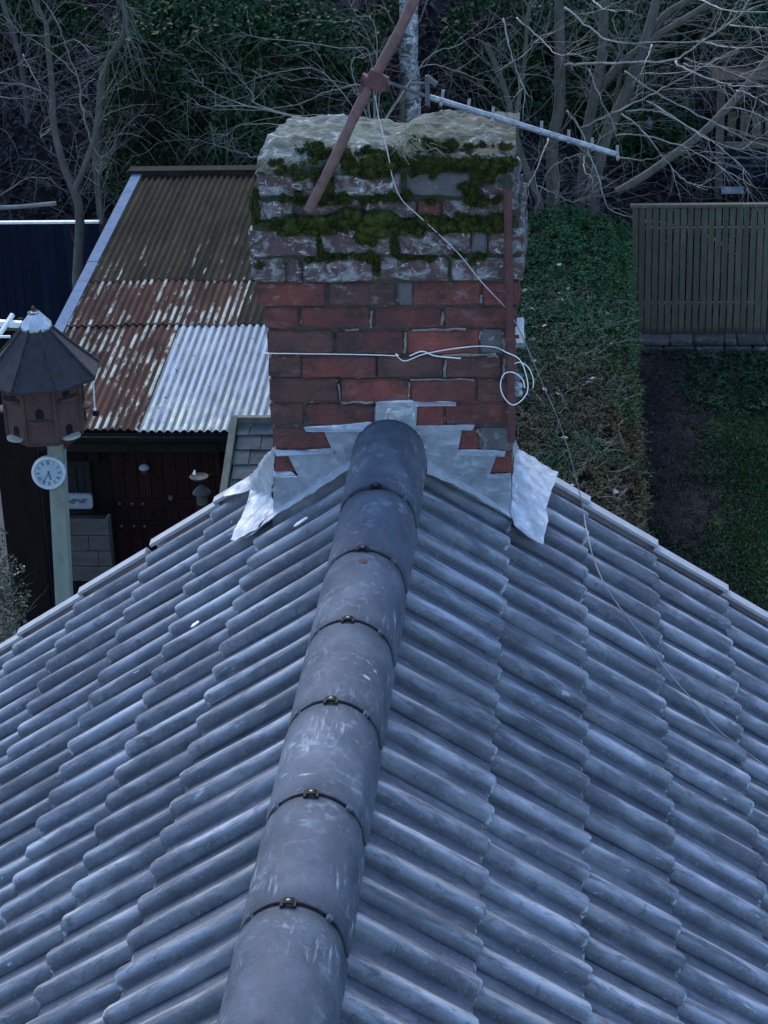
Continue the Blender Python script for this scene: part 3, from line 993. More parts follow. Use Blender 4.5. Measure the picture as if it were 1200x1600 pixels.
W = YC - .012
pts = [(at(421, 551, .8)), at(419, 552, W), at(500, 553, W), at(560, 554, W), at(598, 555, W), at(622, 556, W - .008), at(618, 553, W), at(632, 564, W - .01), at(660, 554, W - .004),
       at(700, 546, W - .01), at(745, 541, W - .014), at(775, 543, W - .014), at(790, 550, .435), at(812, 562, .45), at(823, 590, .46), at(824, 612, .46), at(812, 628, .455), at(799, 632, .445),
       at(786, 618, .44), at(782, 600, .44), at(788, 584, .44), at(802, 582, .455), at(816, 592, .46), at(820, 606, .46)]
wire('white_wire', pts, .0017, M['white_wire'], 'white wire strung round the chimney and coiled at its right corner', 'wire')
pts = [at(798, 571, .47), at(812, 566, .48), at(826, 575, .48), at(833, 592, .48), at(833, 606, .48)]
wire('wire_loop', pts, .0016, M['white_wire'], 'loose white loop of wire outside the coil, right of the upright rusty pole', 'wire')
pts = [at(640, 556, W), at(660, 549, W - .006), at(680, 556, W), at(720, 560, W + .002)]
wire('wire_end', pts, .0022, M['white_wire'], 'short frayed white wire end lying in the brick joint under the strung wire', 'wire')
pts = [at(586, 150, .49), at(590, 175, .49), at(596, 200, .48), at(606, 240, .475), at(614, 280, .47), at(628, 312, .462), at(655, 338, .455), at(690, 370, .455), at(720, 400, .458),
       at(752, 440, .46), at(785, 475, .462), at(797, 490, .46)]
wire('aerial_cable', pts, .0018, M['pale_wire'], 'pale cable hanging from the aerial clamp diagonally across the upper brickwork', 'cable')
# cable to the roof
r_ = lambda x, y: np.array(on_roof(x, y, 1, -.046))
pts = [at(797, 492, .47), at(806, 505, .475), at(818, 530, .50), at(836, 572, .56), at(853, 612, .62), at(868, 645, .66 + .1 * (r_(910, 790)[1] - .66)), at(884, 690, .66 + .4 * (r_(910, 790)[1] - .66)), at(897, 735, .66 + .7 * (r_(910, 790)[1] - .66)), r_(910, 790), r_(917, 830), r_(930, 880), r_(955, 930), r_(1000, 990), r_(1040, 1045), r_(1080, 1092),
       r_(1120, 1138), r_(1160, 1170), r_(1215, 1212)]
wire('roof_cable', pts, .0021, M['grey_wire'], 'thin grey cable hanging off the chimney and trailing down the right roof slope', 'cable')
# small box and pulley on the right flank
bx = empty('junction_box', at(810, 522, .62), 'small pale box on the right flank of the chimney behind the pole', 'box')
c = MB(); p = Vector(at(802, 509, .6)); q = Vector(at(818, 533, .6))
c.box((p.x - .04, .58, q.z), (q.x, .68, p.z)); c.build('case', M['white_paint'], bx)
c = MB(); c.box((p.x - .04, .575, q.z - .012), (q.x + .004, .685, q.z - .002)); c.build('flange', M['alu'], bx)
pu = empty('wire_insulator', at(806, 603, .5), 'small grey ridged insulator in the middle of the wire coil', 'insulator')
for i, (y, r) in enumerate(((588, .02), (602, .021), (613, .021))):
    c = MB(); c.lathe(at(807, y, .50), [(r * .6, -.008), (r, -.004), (r, .004), (r * .6, .008)], 14, axis=(.25, -.25, 1))
    c.build('disc', M['alu'] if i else M['brick_grey'], pu, smooth=True)
# scraps on the roof
for (x, y, s, lab, sz) in [(470, 816, -1, 'pale lead offcut lying on the left tiles just below the flashing', .03), (305, 976, -1, 'small white scrap lying midway down the left roof slope', .018)]:
    c = Vector(on_roof(x, y, s, -.04))
    b = MB()
    poly = [c + Vector((s * (a * C35), bb, -a * S35)) for a, bb in ((-sz, -.006), (-sz * .6, .01), (sz * .7, .012), (sz, -.002), (sz * .2, -.012))]
    b.prism(poly, (0, 0, .004))
    tag(b.build('scrap', M['white_paint']), lab, 'scrap')

# ================================================================== THE SHED
SHY, SHZ, SL = 12.55, -5.0, .0752
M['shed_board'] = mk('shed_board', [(.3, (.0045, .0035, .0035)), (.7, (.010, .007, .0065))], (10, 10, 2), 7, .9, bump=.3, bscale=50, rnd=.25, spec=.1)
M['door_board'] = mk('door_board', [(.3, (.010, .0045, .0045)), (.7, (.022, .0085, .008))], (12, 12, 2), 7, .9, bump=.3, bscale=50, rnd=.2, spec=.1)
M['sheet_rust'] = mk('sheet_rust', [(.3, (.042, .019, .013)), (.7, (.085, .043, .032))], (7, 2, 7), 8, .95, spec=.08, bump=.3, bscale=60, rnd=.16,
                     layers=[((.34, .36, .30), (6, 1.6, 6), .49, .56, {'wave': (.076, 0, .05), 'amt': .95}), ((.02, .013, .012), (5, 1.2, 5), .50, .66, {'amt': .8}), ((.02, .014, .013), (6, 1.5, 6), .25, .5, {'amt': .7, 'wave': (.076, .038, .1)})])  # last layer puts the shade of the valleys into the colour
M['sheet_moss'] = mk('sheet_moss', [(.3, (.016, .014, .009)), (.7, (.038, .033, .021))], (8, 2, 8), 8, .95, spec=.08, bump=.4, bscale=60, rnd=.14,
                     layers=[((.010, .009, .006), (3, .6, 3), .46, .60, {'amt': .85}), ((.070, .042, .022), (4, .7, 4), .58, .70, {'amt': .6}), ((.012, .011, .009), (6, 1.5, 6), .25, .5, {'amt': .6, 'wave': (.076, .038, .1)}), ((.45, .46, .38), (9, 1.5, 9), .57, .65, {'wave': (.076, 0, .3), 'axis': (1, 17.4, 15.9), 'amt': .95})])  # the shifted wave layer darkens the troughs as painted shade
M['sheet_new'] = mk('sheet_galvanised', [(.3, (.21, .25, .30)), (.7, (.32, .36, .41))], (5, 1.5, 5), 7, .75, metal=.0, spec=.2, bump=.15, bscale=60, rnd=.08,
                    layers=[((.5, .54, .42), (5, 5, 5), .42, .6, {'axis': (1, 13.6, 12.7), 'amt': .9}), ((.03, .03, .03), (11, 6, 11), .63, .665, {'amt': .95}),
                            ((.055, .065, .062), (6, 1.5, 6), .28, .50, {'amt': .9, 'wave': (.076, .038, .0)}), ((.24, .26, .27), (4, 1.0, 4), .52, .7, {'amt': .6})])  # shifted wave layer: trough shade painted over the galvanised colour
M['trim_alu'] = mk('trim_alu', [(.3, (.075, .11, .165)), (.7, (.115, .16, .225))], (8, 8, 8), rough=.85, metal=0, spec=.1, bump=.15, layers=[((.10, .13, .16), (12, 12, 12), .6, .66, {'amt': .6})])
M['dark_wood'] = mk('dark_wood', [(.3, (.007, .0065, .006)), (.7, (.018, .017, .015))], (9, 9, 3), rough=.9, spec=.1, bump=.3, rnd=.2)
M['grey_wood'] = mk('grey_wood', [(.3, (.034, .035, .027)), (.7, (.085, .084, .066))], (14, 4, 14), 7, .85, bump=.3, bscale=60, rnd=.15)
M['iron'] = mk('dull_iron', [(.3, (.03, .03, .032)), (.7, (.06, .06, .064))], rough=.6, bump=0)
M['glass'] = mk('dark_glass', [(.3, (.006, .007, .01)), (.7, (.01, .012, .016))], rough=.08, bump=0)
M['slate'] = mk('slate', [(.3, (.022, .028, .029)), (.7, (.050, .060, .062))], (12, 12, 12), 6, .8, bump=.3, rnd=.3, spec=.2)
XL, XR = -4.7, -1.66
shed = empty('shed', ((XL + XR) / 2, SHY + .2, G), 'low garden shed with rusty and white corrugated roof and dark red door', 'shed')
zr = lambda y: SHZ + (y - SHY) * SL


def corrugated(x0, x1, y0, y1, off, m, sag=.004, seed=0):
    P_ = .076; n = int(round((x1 - x0) / P_ * 8)); ny = max(3, int((y1 - y0) / .5))
    V, Fq = [], []
    g = random.Random(seed); sk = g.uniform(-.01, .01)
    for j in range(ny + 1):
        y = y0 + (y1 - y0) * j / ny
        for i in range(n + 1):
            x = x0 + (x1 - x0) * i / n
            z = zr(y) + off + .0135 * math.cos(2 * math.pi * x / P_) + sag * fbm((x * 2, y * 1.5, seed))
            V.append((x, y + sk * (x - x0) + (.006 * fbm((x * 9, 0, seed)) if j == 0 else 0), z))
    k = len(V)
    V += [(x, y + .001, z - .004) for (x, y, z) in V]
    for j in range(ny):
        for i in range(n):
            a = j * (n + 1) + i
            Fq.append((a, a + 1, a + n + 2, a + n + 1)); Fq.append((k + a, k + a + n + 1, k + a + n + 2, k + a + 1))
    for i in range(n): Fq.append((i, k + i, k + i + 1, i + 1))
    b = MB(); b.v = V; b.f = Fq
    return b.build('corrugated_sheet', m, rf, smooth=True)


b = MB()
b.prism([(XL + .05, SHY + .1, zr(SHY) - .07), (XR - .05, SHY + .1, zr(SHY) - .07), (XR - .05, SHY + .1, zr(SHY) - .03), (XL + .05, SHY + .1, zr(SHY) - .03)], (0, 6.6, 6.6 * SL))
rf = b.build('roof', M['dark_wood'], shed)
XN = -3.5                      # where the white sheets begin
ws = .608
x = XL; q = 0
while x < XN - .05:
    e = min(x + ws + .04, XN + .03)
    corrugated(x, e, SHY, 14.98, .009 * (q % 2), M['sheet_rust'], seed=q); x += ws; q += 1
for i in range(3):
    x0 = XN + i * ws
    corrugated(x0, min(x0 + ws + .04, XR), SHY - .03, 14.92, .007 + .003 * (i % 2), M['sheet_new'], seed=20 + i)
for r, (ya, yb, off, m) in enumerate([(14.9, 16.15, .016, 'sheet_rust'), (16.05, 19.25, .026, 'sheet_moss')]):
    for i in range(5):
        x0 = XL + i * ws
        mm = m if not (r == 0 and i > 2) else 'sheet_moss'
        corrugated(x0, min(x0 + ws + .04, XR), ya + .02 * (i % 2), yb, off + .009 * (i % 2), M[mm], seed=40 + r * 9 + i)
for (ya, yb, o) in [(SHY - .02, 14.3, 0), (14.25, 16.6, .006), (16.55, 19.3, .012)]:
    b = MB()
    zz = lambda y: zr(y) + .03 + o
    b.prism([(XL - .06, ya, zz(ya)), (XL + .065, ya, zz(ya)), (XL + .065, ya, zz(ya) + .008), (XL - .052, ya, zz(ya) + .008), (XL - .052, ya, zz(ya) - .12), (XL - .06, ya, zz(ya) - .12)], (0, yb - ya, (yb - ya) * SL))
    b.build('verge_trim', M['trim_alu'], rf)
b = MB(); b.box((XL - .12, 19.27, zr(19.3) - .03), (XR + .1, 19.40, zr(19.3) + .075)); b.build('ridge_board', M['dark_wood'], rf)
b = MB(); b.box((XL - .1, 19.25, zr(19.3) + .077), (XR + .1, 19.45, zr(19.3) + .095)); b.build('ridge_capping', M['dark_wood'], rf)
b = MB()
pr = [(-.055, .03), (-.05, -.02), (-.025, -.05), (.01, -.055), (.04, -.035), (.055, .03), (.048, .03), (.03, -.03), (.005, -.045), (-.02, -.042), (-.042, -.015), (-.047, .03)]
b.prism([(XL - .08, SHY - .02 + a, SHZ - .07 + c) for a, c in pr], (XR - XL + .1, 0, 0))
b.build('gutter', M['black'], shed, smooth=True)
b = MB(); b.box((XL, SHY + .05, SHZ - .24), (XR, SHY + .075, SHZ - .05)); b.build('fascia', M['dark_wood'], shed)
WY = SHY + .22
wallm = MB()
wallm.box((XL + .06, WY + .03, G), (XR - .06, 19.1, SHZ - .08))
wallo = wallm.build('wall', M['shed_board'], shed)
dx0 = at(178, 780, WY)[0]; dx1 = at(348, 780, WY)[0]; wx0 = at(94, 760, WY)[0]; wx1 = at(143, 760, WY)[0]
x = XL + .06
while x < XR - .1:
    e = min(x + .117, XR - .06)
    if not (e > dx0 and x < dx1):
        segs = [(G, SHZ - .1)]
        if e > wx0 and x < wx1: segs = [(G, at(110, 800, WY)[2]), (at(110, 722, WY)[2], SHZ - .1)]
        for (za, zb) in segs:
            b = MB(); b.box((x, WY + random.uniform(0, .006), za), (e - .008, WY + .03, zb)); b.build('board', M['shed_board'], wallo)
    x += .12
dz1 = SHZ - .3
b = MB(); b.box((dx0, WY + .012, G + .02), (dx1, WY + .03, dz1)); door = b.build('door', M['door_board'], shed)
x = dx0
while x < dx1 - .05:
    b = MB(); b.box((x + .004, WY - .008 + random.uniform(0, .004), G + .03), (min(x + .125, dx1) - .004, WY + .012, dz1 - .01)); b.build('door_plank', M['door_board'], door); x += .125
for z in (at(230, 785, WY)[2], at(230, 820, WY)[2]):
    b = MB(); b.box((dx0 + .03, WY - .026, z - .05), (dx1 - .03, WY - .009, z + .05)); b.build('ledge', M['door_board'], door)
    for px in (188, 207, 224):
        xx = at(px, 785, WY)[0]
        b = MB(); b.lathe((xx, WY - .034, z), [(.014, 0), (.014, .005), (.006, .008)][::-1], 8, axis=(0, 1, 0)); b.build('bolt', M['iron'], door)
b = MB(); p = at(268, 775, WY); b.lathe((p[0], WY - .06, p[2]), [(.02, 0), (.028, .02), (.012, .035), (.012, .055)], 10, axis=(0, 1, 0)); b.build('handle', M['iron'], door)
b = MB(); za = at(110, 802, WY)[2]; zb = at(110, 720, WY)[2]
b.box((wx0, WY - .015, za), (wx1, WY + .01, za + .05)); b.box((wx0, WY - .015, zb - .05), (wx1, WY + .01, zb)); b.box((wx0, WY - .012, za + .05), (wx0 + .05, WY + .01, zb - .05)); b.box((wx1 - .05, WY - .012, za + .05), (wx1, WY + .01, zb - .05))
b.box(((wx0 + wx1) / 2 - .015, WY - .01, za + .05), ((wx0 + wx1) / 2 + .015, WY + .01, zb - .05))
win = b.build('window', M['dark_wood'], shed)
b = MB(); b.box((wx0 + .04, WY + .012, za + .04), (wx1 - .04, WY + .018, zb - .04)); b.build('pane', M['glass'], win)

# plaque with bird shapes
PY = WY - .05
p0 = at(97, 795, PY); p1 = at(143, 773, PY)
plq = empty('plaque', ((p0[0] + p1[0]) / 2, PY, p0[2]), 'small pale plaque with dark flying birds below the shed window', 'sign')
b = MB(); r = .02
xa, xb, za, zb = p0[0], p1[0], p0[2], p1[2]
poly = [(xa + r, za), (xb - r, za), (xb, za + r), (xb, zb - r), (xb - r, zb), (xa + r, zb), (xa, zb - r), (xa, za + r)]
b.prism([(x, PY, z) for x, z in poly], (0, .045, 0))
M['plaque'] = mk('plaque_white', [(.3, (.16, .18, .2)), (.7, (.24, .26, .28))], (15, 15, 15), rough=.6, bump=.1)
M['bird_ink'] = mk('bird_ink', [(.3, (.04, .05, .07)), (.7, (.07, .085, .11))], (30, 30, 30), rough=.6, bump=0)
b.build('panel', M['plaque'], plq)
for i, (fx, fz, s_) in enumerate(((.36, .5, 1.0), (.68, .52, .95))):
    c = Vector((xa + (xb - xa) * fx, PY - .003, za + (zb - za) * fz))
    sh = [(-.075, .02), (-.045, .028), (-.015, .012), (.0, .03), (.03, .032), (.07, .022), (.04, .008), (.03, -.012), (.0, -.022), (-.03, -.014), (-.045, .005)]
    b = MB(); b.prism([c + Vector((x * s_ * .9, 0, z * s_)) for x, z in sh], (0, .003, 0)); b.build('bird', M['bird_ink'], plq)

# lamp on the door, hanging dish, mushroom
p = Vector(at(225, 731, WY - .08))
lan = empty('door_lamp', p, 'small white domed lamp fixed high on the dark red shed door', 'lamp')
b = MB(); b.lathe(p, [(.048, -.01), (.05, .004), (.04, .022), (.018, .034), (.004, .037)], 14); b.build('dome', M['plaque'], lan, smooth=True)
b = MB(); b.lathe(p + Vector((0, 0, -.05)), [(.03, 0), (.034, .02), (.03, .038)], 12); b.build('glass_body', M['slate'], lan, smooth=True)
b = MB(); b.bar(p + Vector((0, 0, .01)), p + Vector((0, .1, .01)), .016, .016); b.build('arm', M['dark_wood'], lan)
HY = 12.05
p = Vector(at(311, 745, HY))
dish = empty('hanging_bird_bath', p, 'hanging oval bird dish with a little white bird on its rim', 'bird bath')
b = MB(); b.lathe(p, [(.05, -.03), (.075, -.012), (.088, .005), (.082, .008), (.068, -.006), (.03, -.016)], 18); b.build('bowl', M['grey_wood'], dish, smooth=True)
b = MB(); q = p + Vector((-.045, .02, .022)); b.lathe(q, [(.004, -.02), (.017, -.006), (.015, .008), (.006, .018)], 8); b.lathe(q + Vector((.004, 0, .026)), [(.004, -.01), (.010, 0), (.003, .010)], 8); b.build('bird_figure', M['white_paint'], dish, smooth=True)
b = MB(); arm = [p + Vector((.085, 0, .006)), p + Vector((.12, .03, .02)), Vector(at(343, 744, 12.15)), Vector(at(349, 757, 12.2))]; b.tube(spline(arm), .006, 5); b.build('bracket', M['dark_wood'], dish, smooth=True)
p = Vector(at(315, 768, HY - .05))
mus = empty('mushroom_ornament', (p.x, p.y, G), 'pale stone mushroom ornament beside the shed, below the hanging dish', 'ornament')
b = MB(); b.lathe(p, [(.03, -.022), (.075, -.022), (.086, -.012), (.07, .012), (.035, .05), (.01, .072), (.002, .076)], 16); b.build('cap', M['slate'], mus, smooth=True)
b = MB(); b.lathe(p, [(.05, -.12), (.052, -.08), (.046, -.022)], 14); b.build('stem', M['grey_wood'], mus, smooth=True)
b = MB(); b.box((p.x - .05, p.y - .05, G), (p.x + .05, p.y + .05, p.z - .12)); b.build('plinth', M['dark_wood'], mus)

# slate covered log store against the shed
sx0 = at(367, 662, 12.2)[0] - .02; sx1 = -1.45
TZ, BZ = at(395, 662, 12.3)[2], at(350, 800, 11.3)[2]
store = empty('log_store', ((sx0 + sx1) / 2, 11.8, G), 'small lean-to with slate roof and weathered timber edges beside the shed', 'log store')
sp = lambda x, t, n=0: (x, 12.3 - t, TZ + (BZ - TZ) * t + n)
b = MB(); b.prism([sp(sx0, 0, -.05), sp(sx0, 1, -.05), sp(sx0, 1, -.012), sp(sx0, 0, -.012)], (sx1 - sx0, 0, 0))
srf = b.build('roof', M['dark_wood'], store)
for r in range(6):
    t1 = 1.0 - r * .168; t0 = t1 - .25
    if t0 < 0: t0 = 0.0
    x = sx0 + .05 - (.12 if r % 2 else 0); 
    while x < sx1:
        w_ = random.uniform(.22, .27)
        a, e = max(x, sx0 + .04), min(x + w_ - .008, sx1)
        if e - a > .05:
            dz = random.uniform(0, .004)
            b = MB(); b.prism([sp(a, t0, .0 + dz), sp(a, t1 + random.uniform(-.006, .006), .018 + dz), sp(a, t1, .026 + dz), sp(a, t0, .007 + dz)], (e - a, 0, 0)); b.build('slate', M['slate'], srf)
        x += w_
b = MB(); b.bar(sp(sx0, -.03, .02), sp(sx0, 1.03, .02), .06, .09); b.build('verge_board', M['grey_wood'], srf)
b = MB(); b.bar((sx0 - .03, 12.32, TZ + .03), (sx1, 12.32, TZ + .03), .06, .07); b.build('top_board', M['grey_wood'], srf)
for xx in (sx0 + .05, sx1 - .05):
    b = MB(); b.box((xx - .035, 11.36, G), (xx + .035, 11.43, BZ - .02)); b.build('leg', M['grey_wood'], store)

# timber planter
PY = 12.2
xa = at(99, 860, PY)[0]; xb = at(173, 860, PY)[0]; zt_ = at(135, 812, PY)[2]; zb_ = at(135, 908, PY)[2]
pl = empty('timber_planter', ((xa + xb) / 2, PY + .2, G), 'box planter of rough greyish boards standing below the shed window', 'planter')
b = MB(); b.box((xa + .02, PY + .03, zb_ + .02), (xb - .02, PY + .12, zt_ - .01)); b.build('core', M['soil'], pl)
b = MB(); b.box((xa + .05, PY + .035, G), (xb - .05, PY + .12, zb_ + .02)); b.build('base', M['dark_wood'], pl)
hb = (zt_ - zb_) / 4
M['tan_wood'] = mk('tan_wood', [(.3, (.036, .034, .031)), (.7, (.066, .062, .056))], (5, 14, 14), 7, .85, bump=.5, bscale=40, rnd=.12)
for i in range(4):
    z = zb_ + hb * i
    cut = [(xa, xb)] if i in (0, 3) else [(xa, xa + (xb - xa) * (.72 if i == 1 else .55)), (xa + (xb - xa) * (.72 if i == 1 else .55) + .006, xb)]
    for (a, e) in cut:
        b = MB(); o = random.uniform(0, .008); b.box((a, PY - o, z + .004), (e, PY + .03, z + hb - .005)); b.build('board', M['tan_wood'], pl)
for xx in (xa, xb - .03):
    b = MB(); b.box((xx, PY + .031, zb_), (xx + .03, PY + .13, zt_)); b.build('side_board', M['tan_wood'], pl)

# ================================================================== DOVECOTE
DY = 9.7
M['dove_roof'] = mk('dove_roof', [(.3, (.011, .010, .013)), (.7, (.027, .024, .030))], (18, 18, 18), 7, .9, bump=.6, bscale=90,
                    layers=[((.03, .04, .015), (10, 10, 10), .45, .6, {'z': (-3.05, -2.9, 0, 1), 'amt': .8}), ((.10, .08, .07), (50, 50, 50), .66, .72, {'amt': .5})])
M['dove_wall'] = mk('dove_wall', [(.3, (.042, .022, .019)), (.7, (.08, .041, .035))], (12, 12, 5), 7, .85, bump=.4, bscale=70)
M['post_green'] = mk('post_green', [(.3, (.12, .145, .125)), (.7, (.18, .21, .18))], (14, 14, 3), 7, .8, bump=.3, bscale=60, layers=[((.10, .12, .09), (18, 18, 5), .58, .7, {'amt': .6})])
dc = Vector(at(66, 600, DY)); dc.x += .0
ap = Vector(at(58, 487, DY))
dove = empty('dovecote', (dc.x, DY, G), 'octagonal wooden dovecote with dark shingled roof on a pale green post', 'dovecote')
ez = ap.z - .50; RR = .475; ph = R(22.5) + R(-6)
octp = lambda r, z, i: Vector((dc.x + r * math.sin(ph + i * math.pi / 4 + math.pi), DY + r * math.cos(ph + i * math.pi / 4 + math.pi), z))
b = MB(); b.lathe((dc.x, DY, ez - .02), [(.3, 0), (.3, .02)], 8); dr = b.build('roof', M['dove_roof'], dove)
tip = Vector((dc.x - .01, DY, ap.z + .0))
for i in range(8):
    a, c = octp(RR, ez, i), octp(RR, ez, i + 1)
    b = MB()
    n = 6; V = []
    for k in range(n + 1):
        t = k / n
        for p_ in (a.lerp(tip, t), c.lerp(tip, t)):
            V.append(p_ + Vector((0, 0, .012 * math.sin(math.pi * t) * -1)))
    V += [v - Vector((0, 0, .02)) for v in V]
    m_ = len(V) // 2
    Fq = [(2 * k, 2 * k + 1, 2 * k + 3, 2 * k + 2) for k in range(n)] + [(m_ + 2 * k, m_ + 2 * k + 2, m_ + 2 * k + 3, m_ + 2 * k + 1) for k in range(n)] + [(0, m_, m_ + 1, 1)]
    b.add(V, Fq); b.build('roof_panel', M['dove_roof'], dr)
    b = MB(); pts = [a.lerp(tip, k / 6) + Vector((0, 0, .004 - .012 * math.sin(math.pi * k / 6))) for k in range(7)]
    b.tube(pts, .013, 5); b.build('hip_strip', M['dove_roof'], dr, smooth=True)
b = MB()
for i in range(8):
    a, c = octp(.125, tip.z - .118, i), octp(.125, tip.z - .118, i + 1)
    a2, c2 = octp(.03, tip.z - .008, i), octp(.03, tip.z - .008, i + 1)
    md = (a + c) / 2
    dn = Vector((0, 0, -.03))
    V = [a.lerp(c, .14) + dn, a.lerp(c, .86) + dn, c, c2, a2, a]
    V = [v + Vector((0, 0, .012)) for v in V]
    b.prism(V, (0, 0, .004))
b.build('lead_cap', M['lead'], dr)
b = MB(); b.lathe(tip + Vector((0, 0, -.01)), [(.05, 0), (.05, .006), (.012, .012), (.009, .03), (.016, .037), (.013, .052), (.003, .058)], 12); b.build('finial', M['dove_wall'], dr, smooth=True)
bz0, bz1, BR_ = at(66, 692, DY - .2)[2], ez - .005, .315
b = MB(); b.lathe((dc.x, DY, bz0), [(BR_ * .93, 0), (BR_, .03), (BR_, bz1 - bz0)], 8, phase=0)
k = len(b.v)
b.v = []
for (r, z) in ((BR_ * .95, bz0), (BR_, bz0 + .04), (BR_, bz1)):
    for i in range(8):
        b.v.append(tuple(octp(r, z, i)))
body = b.build('body', M['dove_wall'], dove)
for i in range(8):
    b = MB(); b.bar(octp(BR_ + .004, bz0 + .04, i), octp(BR_ + .004, bz1, i), .022, .022, (0, 1, 0)); b.build('corner_strip', M['dove_wall'], body)


def pigeon_hole(i, t, z, perch_m):
    a, c = octp(BR_, 0, i), octp(BR_, 0, i + 1)
    o = a.lerp(c, t); tx = (c - a).normalized(); nn = Vector((o.x - dc.x, o.y - DY, 0)).normalized()
    o.z = z
    pts = [(-.032, -.04), (.032, -.04), (.032, .012)] + [(.032 * math.cos(q), .012 + .034 * math.sin(q)) for q in np.linspace(.4, math.pi - .4, 6)] + [(-.032, .012)]
    b = MB(); b.prism([o + tx * x - nn * .004 + Vector((0, 0, zz)) for x, zz in pts], nn * .0075); b.build('pigeon_hole', M['black'], body)
    hp = [(-.08, 0)] + [(-.08 * math.cos(q), .055 * math.sin(q) + .02) for q in np.linspace(.15, math.pi - .15, 8)] + [(.08, 0)]
    b = MB(); b.prism([o + tx * x + nn * (y + .003) + Vector((0, 0, -.062)) for x, y in hp], (0, 0, .018)); b.build('perch', perch_m, body)


M['perch_pale'] = mk('perch_pale', [(.3, (.20, .21, .17)), (.7, (.33, .34, .28))], (20, 20, 20), rough=.8, bump=.2)
zu, zm, zl = bz1 - .06, (bz0 + bz1) / 2 + .02, bz0 + .11
FRONT = min(range(8), key=lambda i: (octp(1, 0, i) + octp(1, 0, i + 1)).y)
for i in range(8):
    if i % 2 == FRONT % 2: pigeon_hole(i, .5, zm, M['dove_wall'])
    else:
        pigeon_hole(i, .5, zl, M['perch_pale']); pigeon_hole(i, .5, zu - .02, M['dove_wall'])
pt = Vector(at(90, 700, DY)); pb = Vector(at(101, 930, DY))
pw = .062
dirp = (pb - pt).normalized(); base = pt + dirp * ((pt.z - G) / -dirp.z)
b = MB(); b.bar(base, Vector((pt.x, DY, bz0 + .02)), pw * 2, pw * 2, (0, 1, 0)); b.build('post', M['post_green'], dove)
for sx in (-1, 1):
    b = MB(); b.bar(Vector((pt.x + sx * .05, DY, bz0 - .12)), Vector((pt.x + sx * .2, DY, bz0 + .004)), .03, .04, (0, 1, 0)); b.build('brace', M['dove_wall'], dove)

# clock on the post
cc = Vector(at(76, 739, DY - .1)); cn = Vector((.12, -1, .16)).normalized()
clock = empty('clock', cc, 'round white outdoor clock with roman numerals on the dovecote post', 'clock')
M['clock_case'] = mk('clock_case', [(.3, (.34, .38, .42)), (.7, (.45, .5, .55))], (20, 20, 20), rough=.5, bump=.1)
M['clock_face'] = mk('clock_face', [(.3, (.20, .28, .34)), (.7, (.26, .34, .40))], (12, 12, 12), rough=.4, bump=0)
M['ink'] = mk('ink', [(.3, (.03, .04, .05)), (.7, (.05, .06, .075))], rough=.6, bump=0)
CR = .137
b = MB(); b.lathe(cc, [(CR * .9, -.045), (CR, -.03), (CR, .0), (CR * .96, .014), (CR * .86, .018), (CR * .80, .010), (CR * .79, .0)], 40, axis=cn); b.build('case', M['clock_case'], clock, smooth=True)
b = MB(); b.lathe(cc, [(CR * .795, -.002), (CR * .795, .003)], 40, axis=cn); b.build('dial', M['clock_face'], clock)
cu = (Vector((0, 0, 1)) - cn * cn.z).normalized(); cr_ = cu.cross(cn).normalized()
if cr_.x < 0: cr_ = -cr_
NUM = ['XII', 'I', 'II', 'III', 'IV', 'V', 'VI', 'VII', 'VIII', 'IX', 'X', 'XI']
for i, s in enumerate(NUM):
    a = 2 * math.pi * i / 12
    up = cu * math.cos(a) + cr_ * math.sin(a); rt = cr_ * math.cos(a) - cu * math.sin(a)
    o = cc + up * (CR * .62) + cn * .0045
    b = MB(); H = .0155; wd_ = {'I': .007, 'V': .014, 'X': .014}; tot = sum(wd_[q] for q in s); x = -tot / 2
    for q in s:
        w = wd_[q]; c = x + w / 2
        st = {'I': [((c, -H), (c, H))], 'V': [((c - .005, H), (c, -H)), ((c + .005, H), (c, -H))], 'X': [((c - .005, -H), (c + .005, H)), ((c + .005, -H), (c - .005, H))]}[q]
        for n_, (p, r) in enumerate(st):
            b.bar(o + rt * p[0] + up * p[1] + cn * .0006 * n_, o + rt * r[0] + up * r[1] + cn * .0006 * n_, .0034, .001, cn)
        x += w
    nb = b.build('numeral', M['ink'], clock); nb['kind'] = 'stuff' if False else 'part'; del nb['kind']
for (ang, ln, w) in ((R(164), .055, .011), (R(213), .088, .006)):
    d = cu * math.cos(ang) + cr_ * math.sin(ang)
    b = MB(); b.bar(cc - d * .018 + cn * .0085, cc + d * ln + cn * .0085, w, .0015, cn); b.build('hand', M['ink'], clock)

# feeder hanging from the dovecote roof
p = Vector(at(145, 588, DY + .05)); q = Vector(at(148, 640, DY + .05))
hf = empty('hanging_weight', q, 'thin white rod with a dark ball hanging from the dovecote eaves', 'bird feeder')
b = MB(); b.tube([p + Vector((-.02, 0, .02)), p, q], .0075, 6); b.build('rod', M['white_paint'], hf, smooth=True)
b = MB(); b.lathe(q + Vector((.006, 0, -.03)), [(.004, -.028), (.022, -.018), (.028, 0), (.022, .018), (.008, .028)], 12); b.build('ball', M['black'], hf, smooth=True)
b = MB(); b.lathe(q, [(.012, -.012), (.016, 0), (.01, .012)], 10); b.build('collar', M['white_paint'], hf, smooth=True)

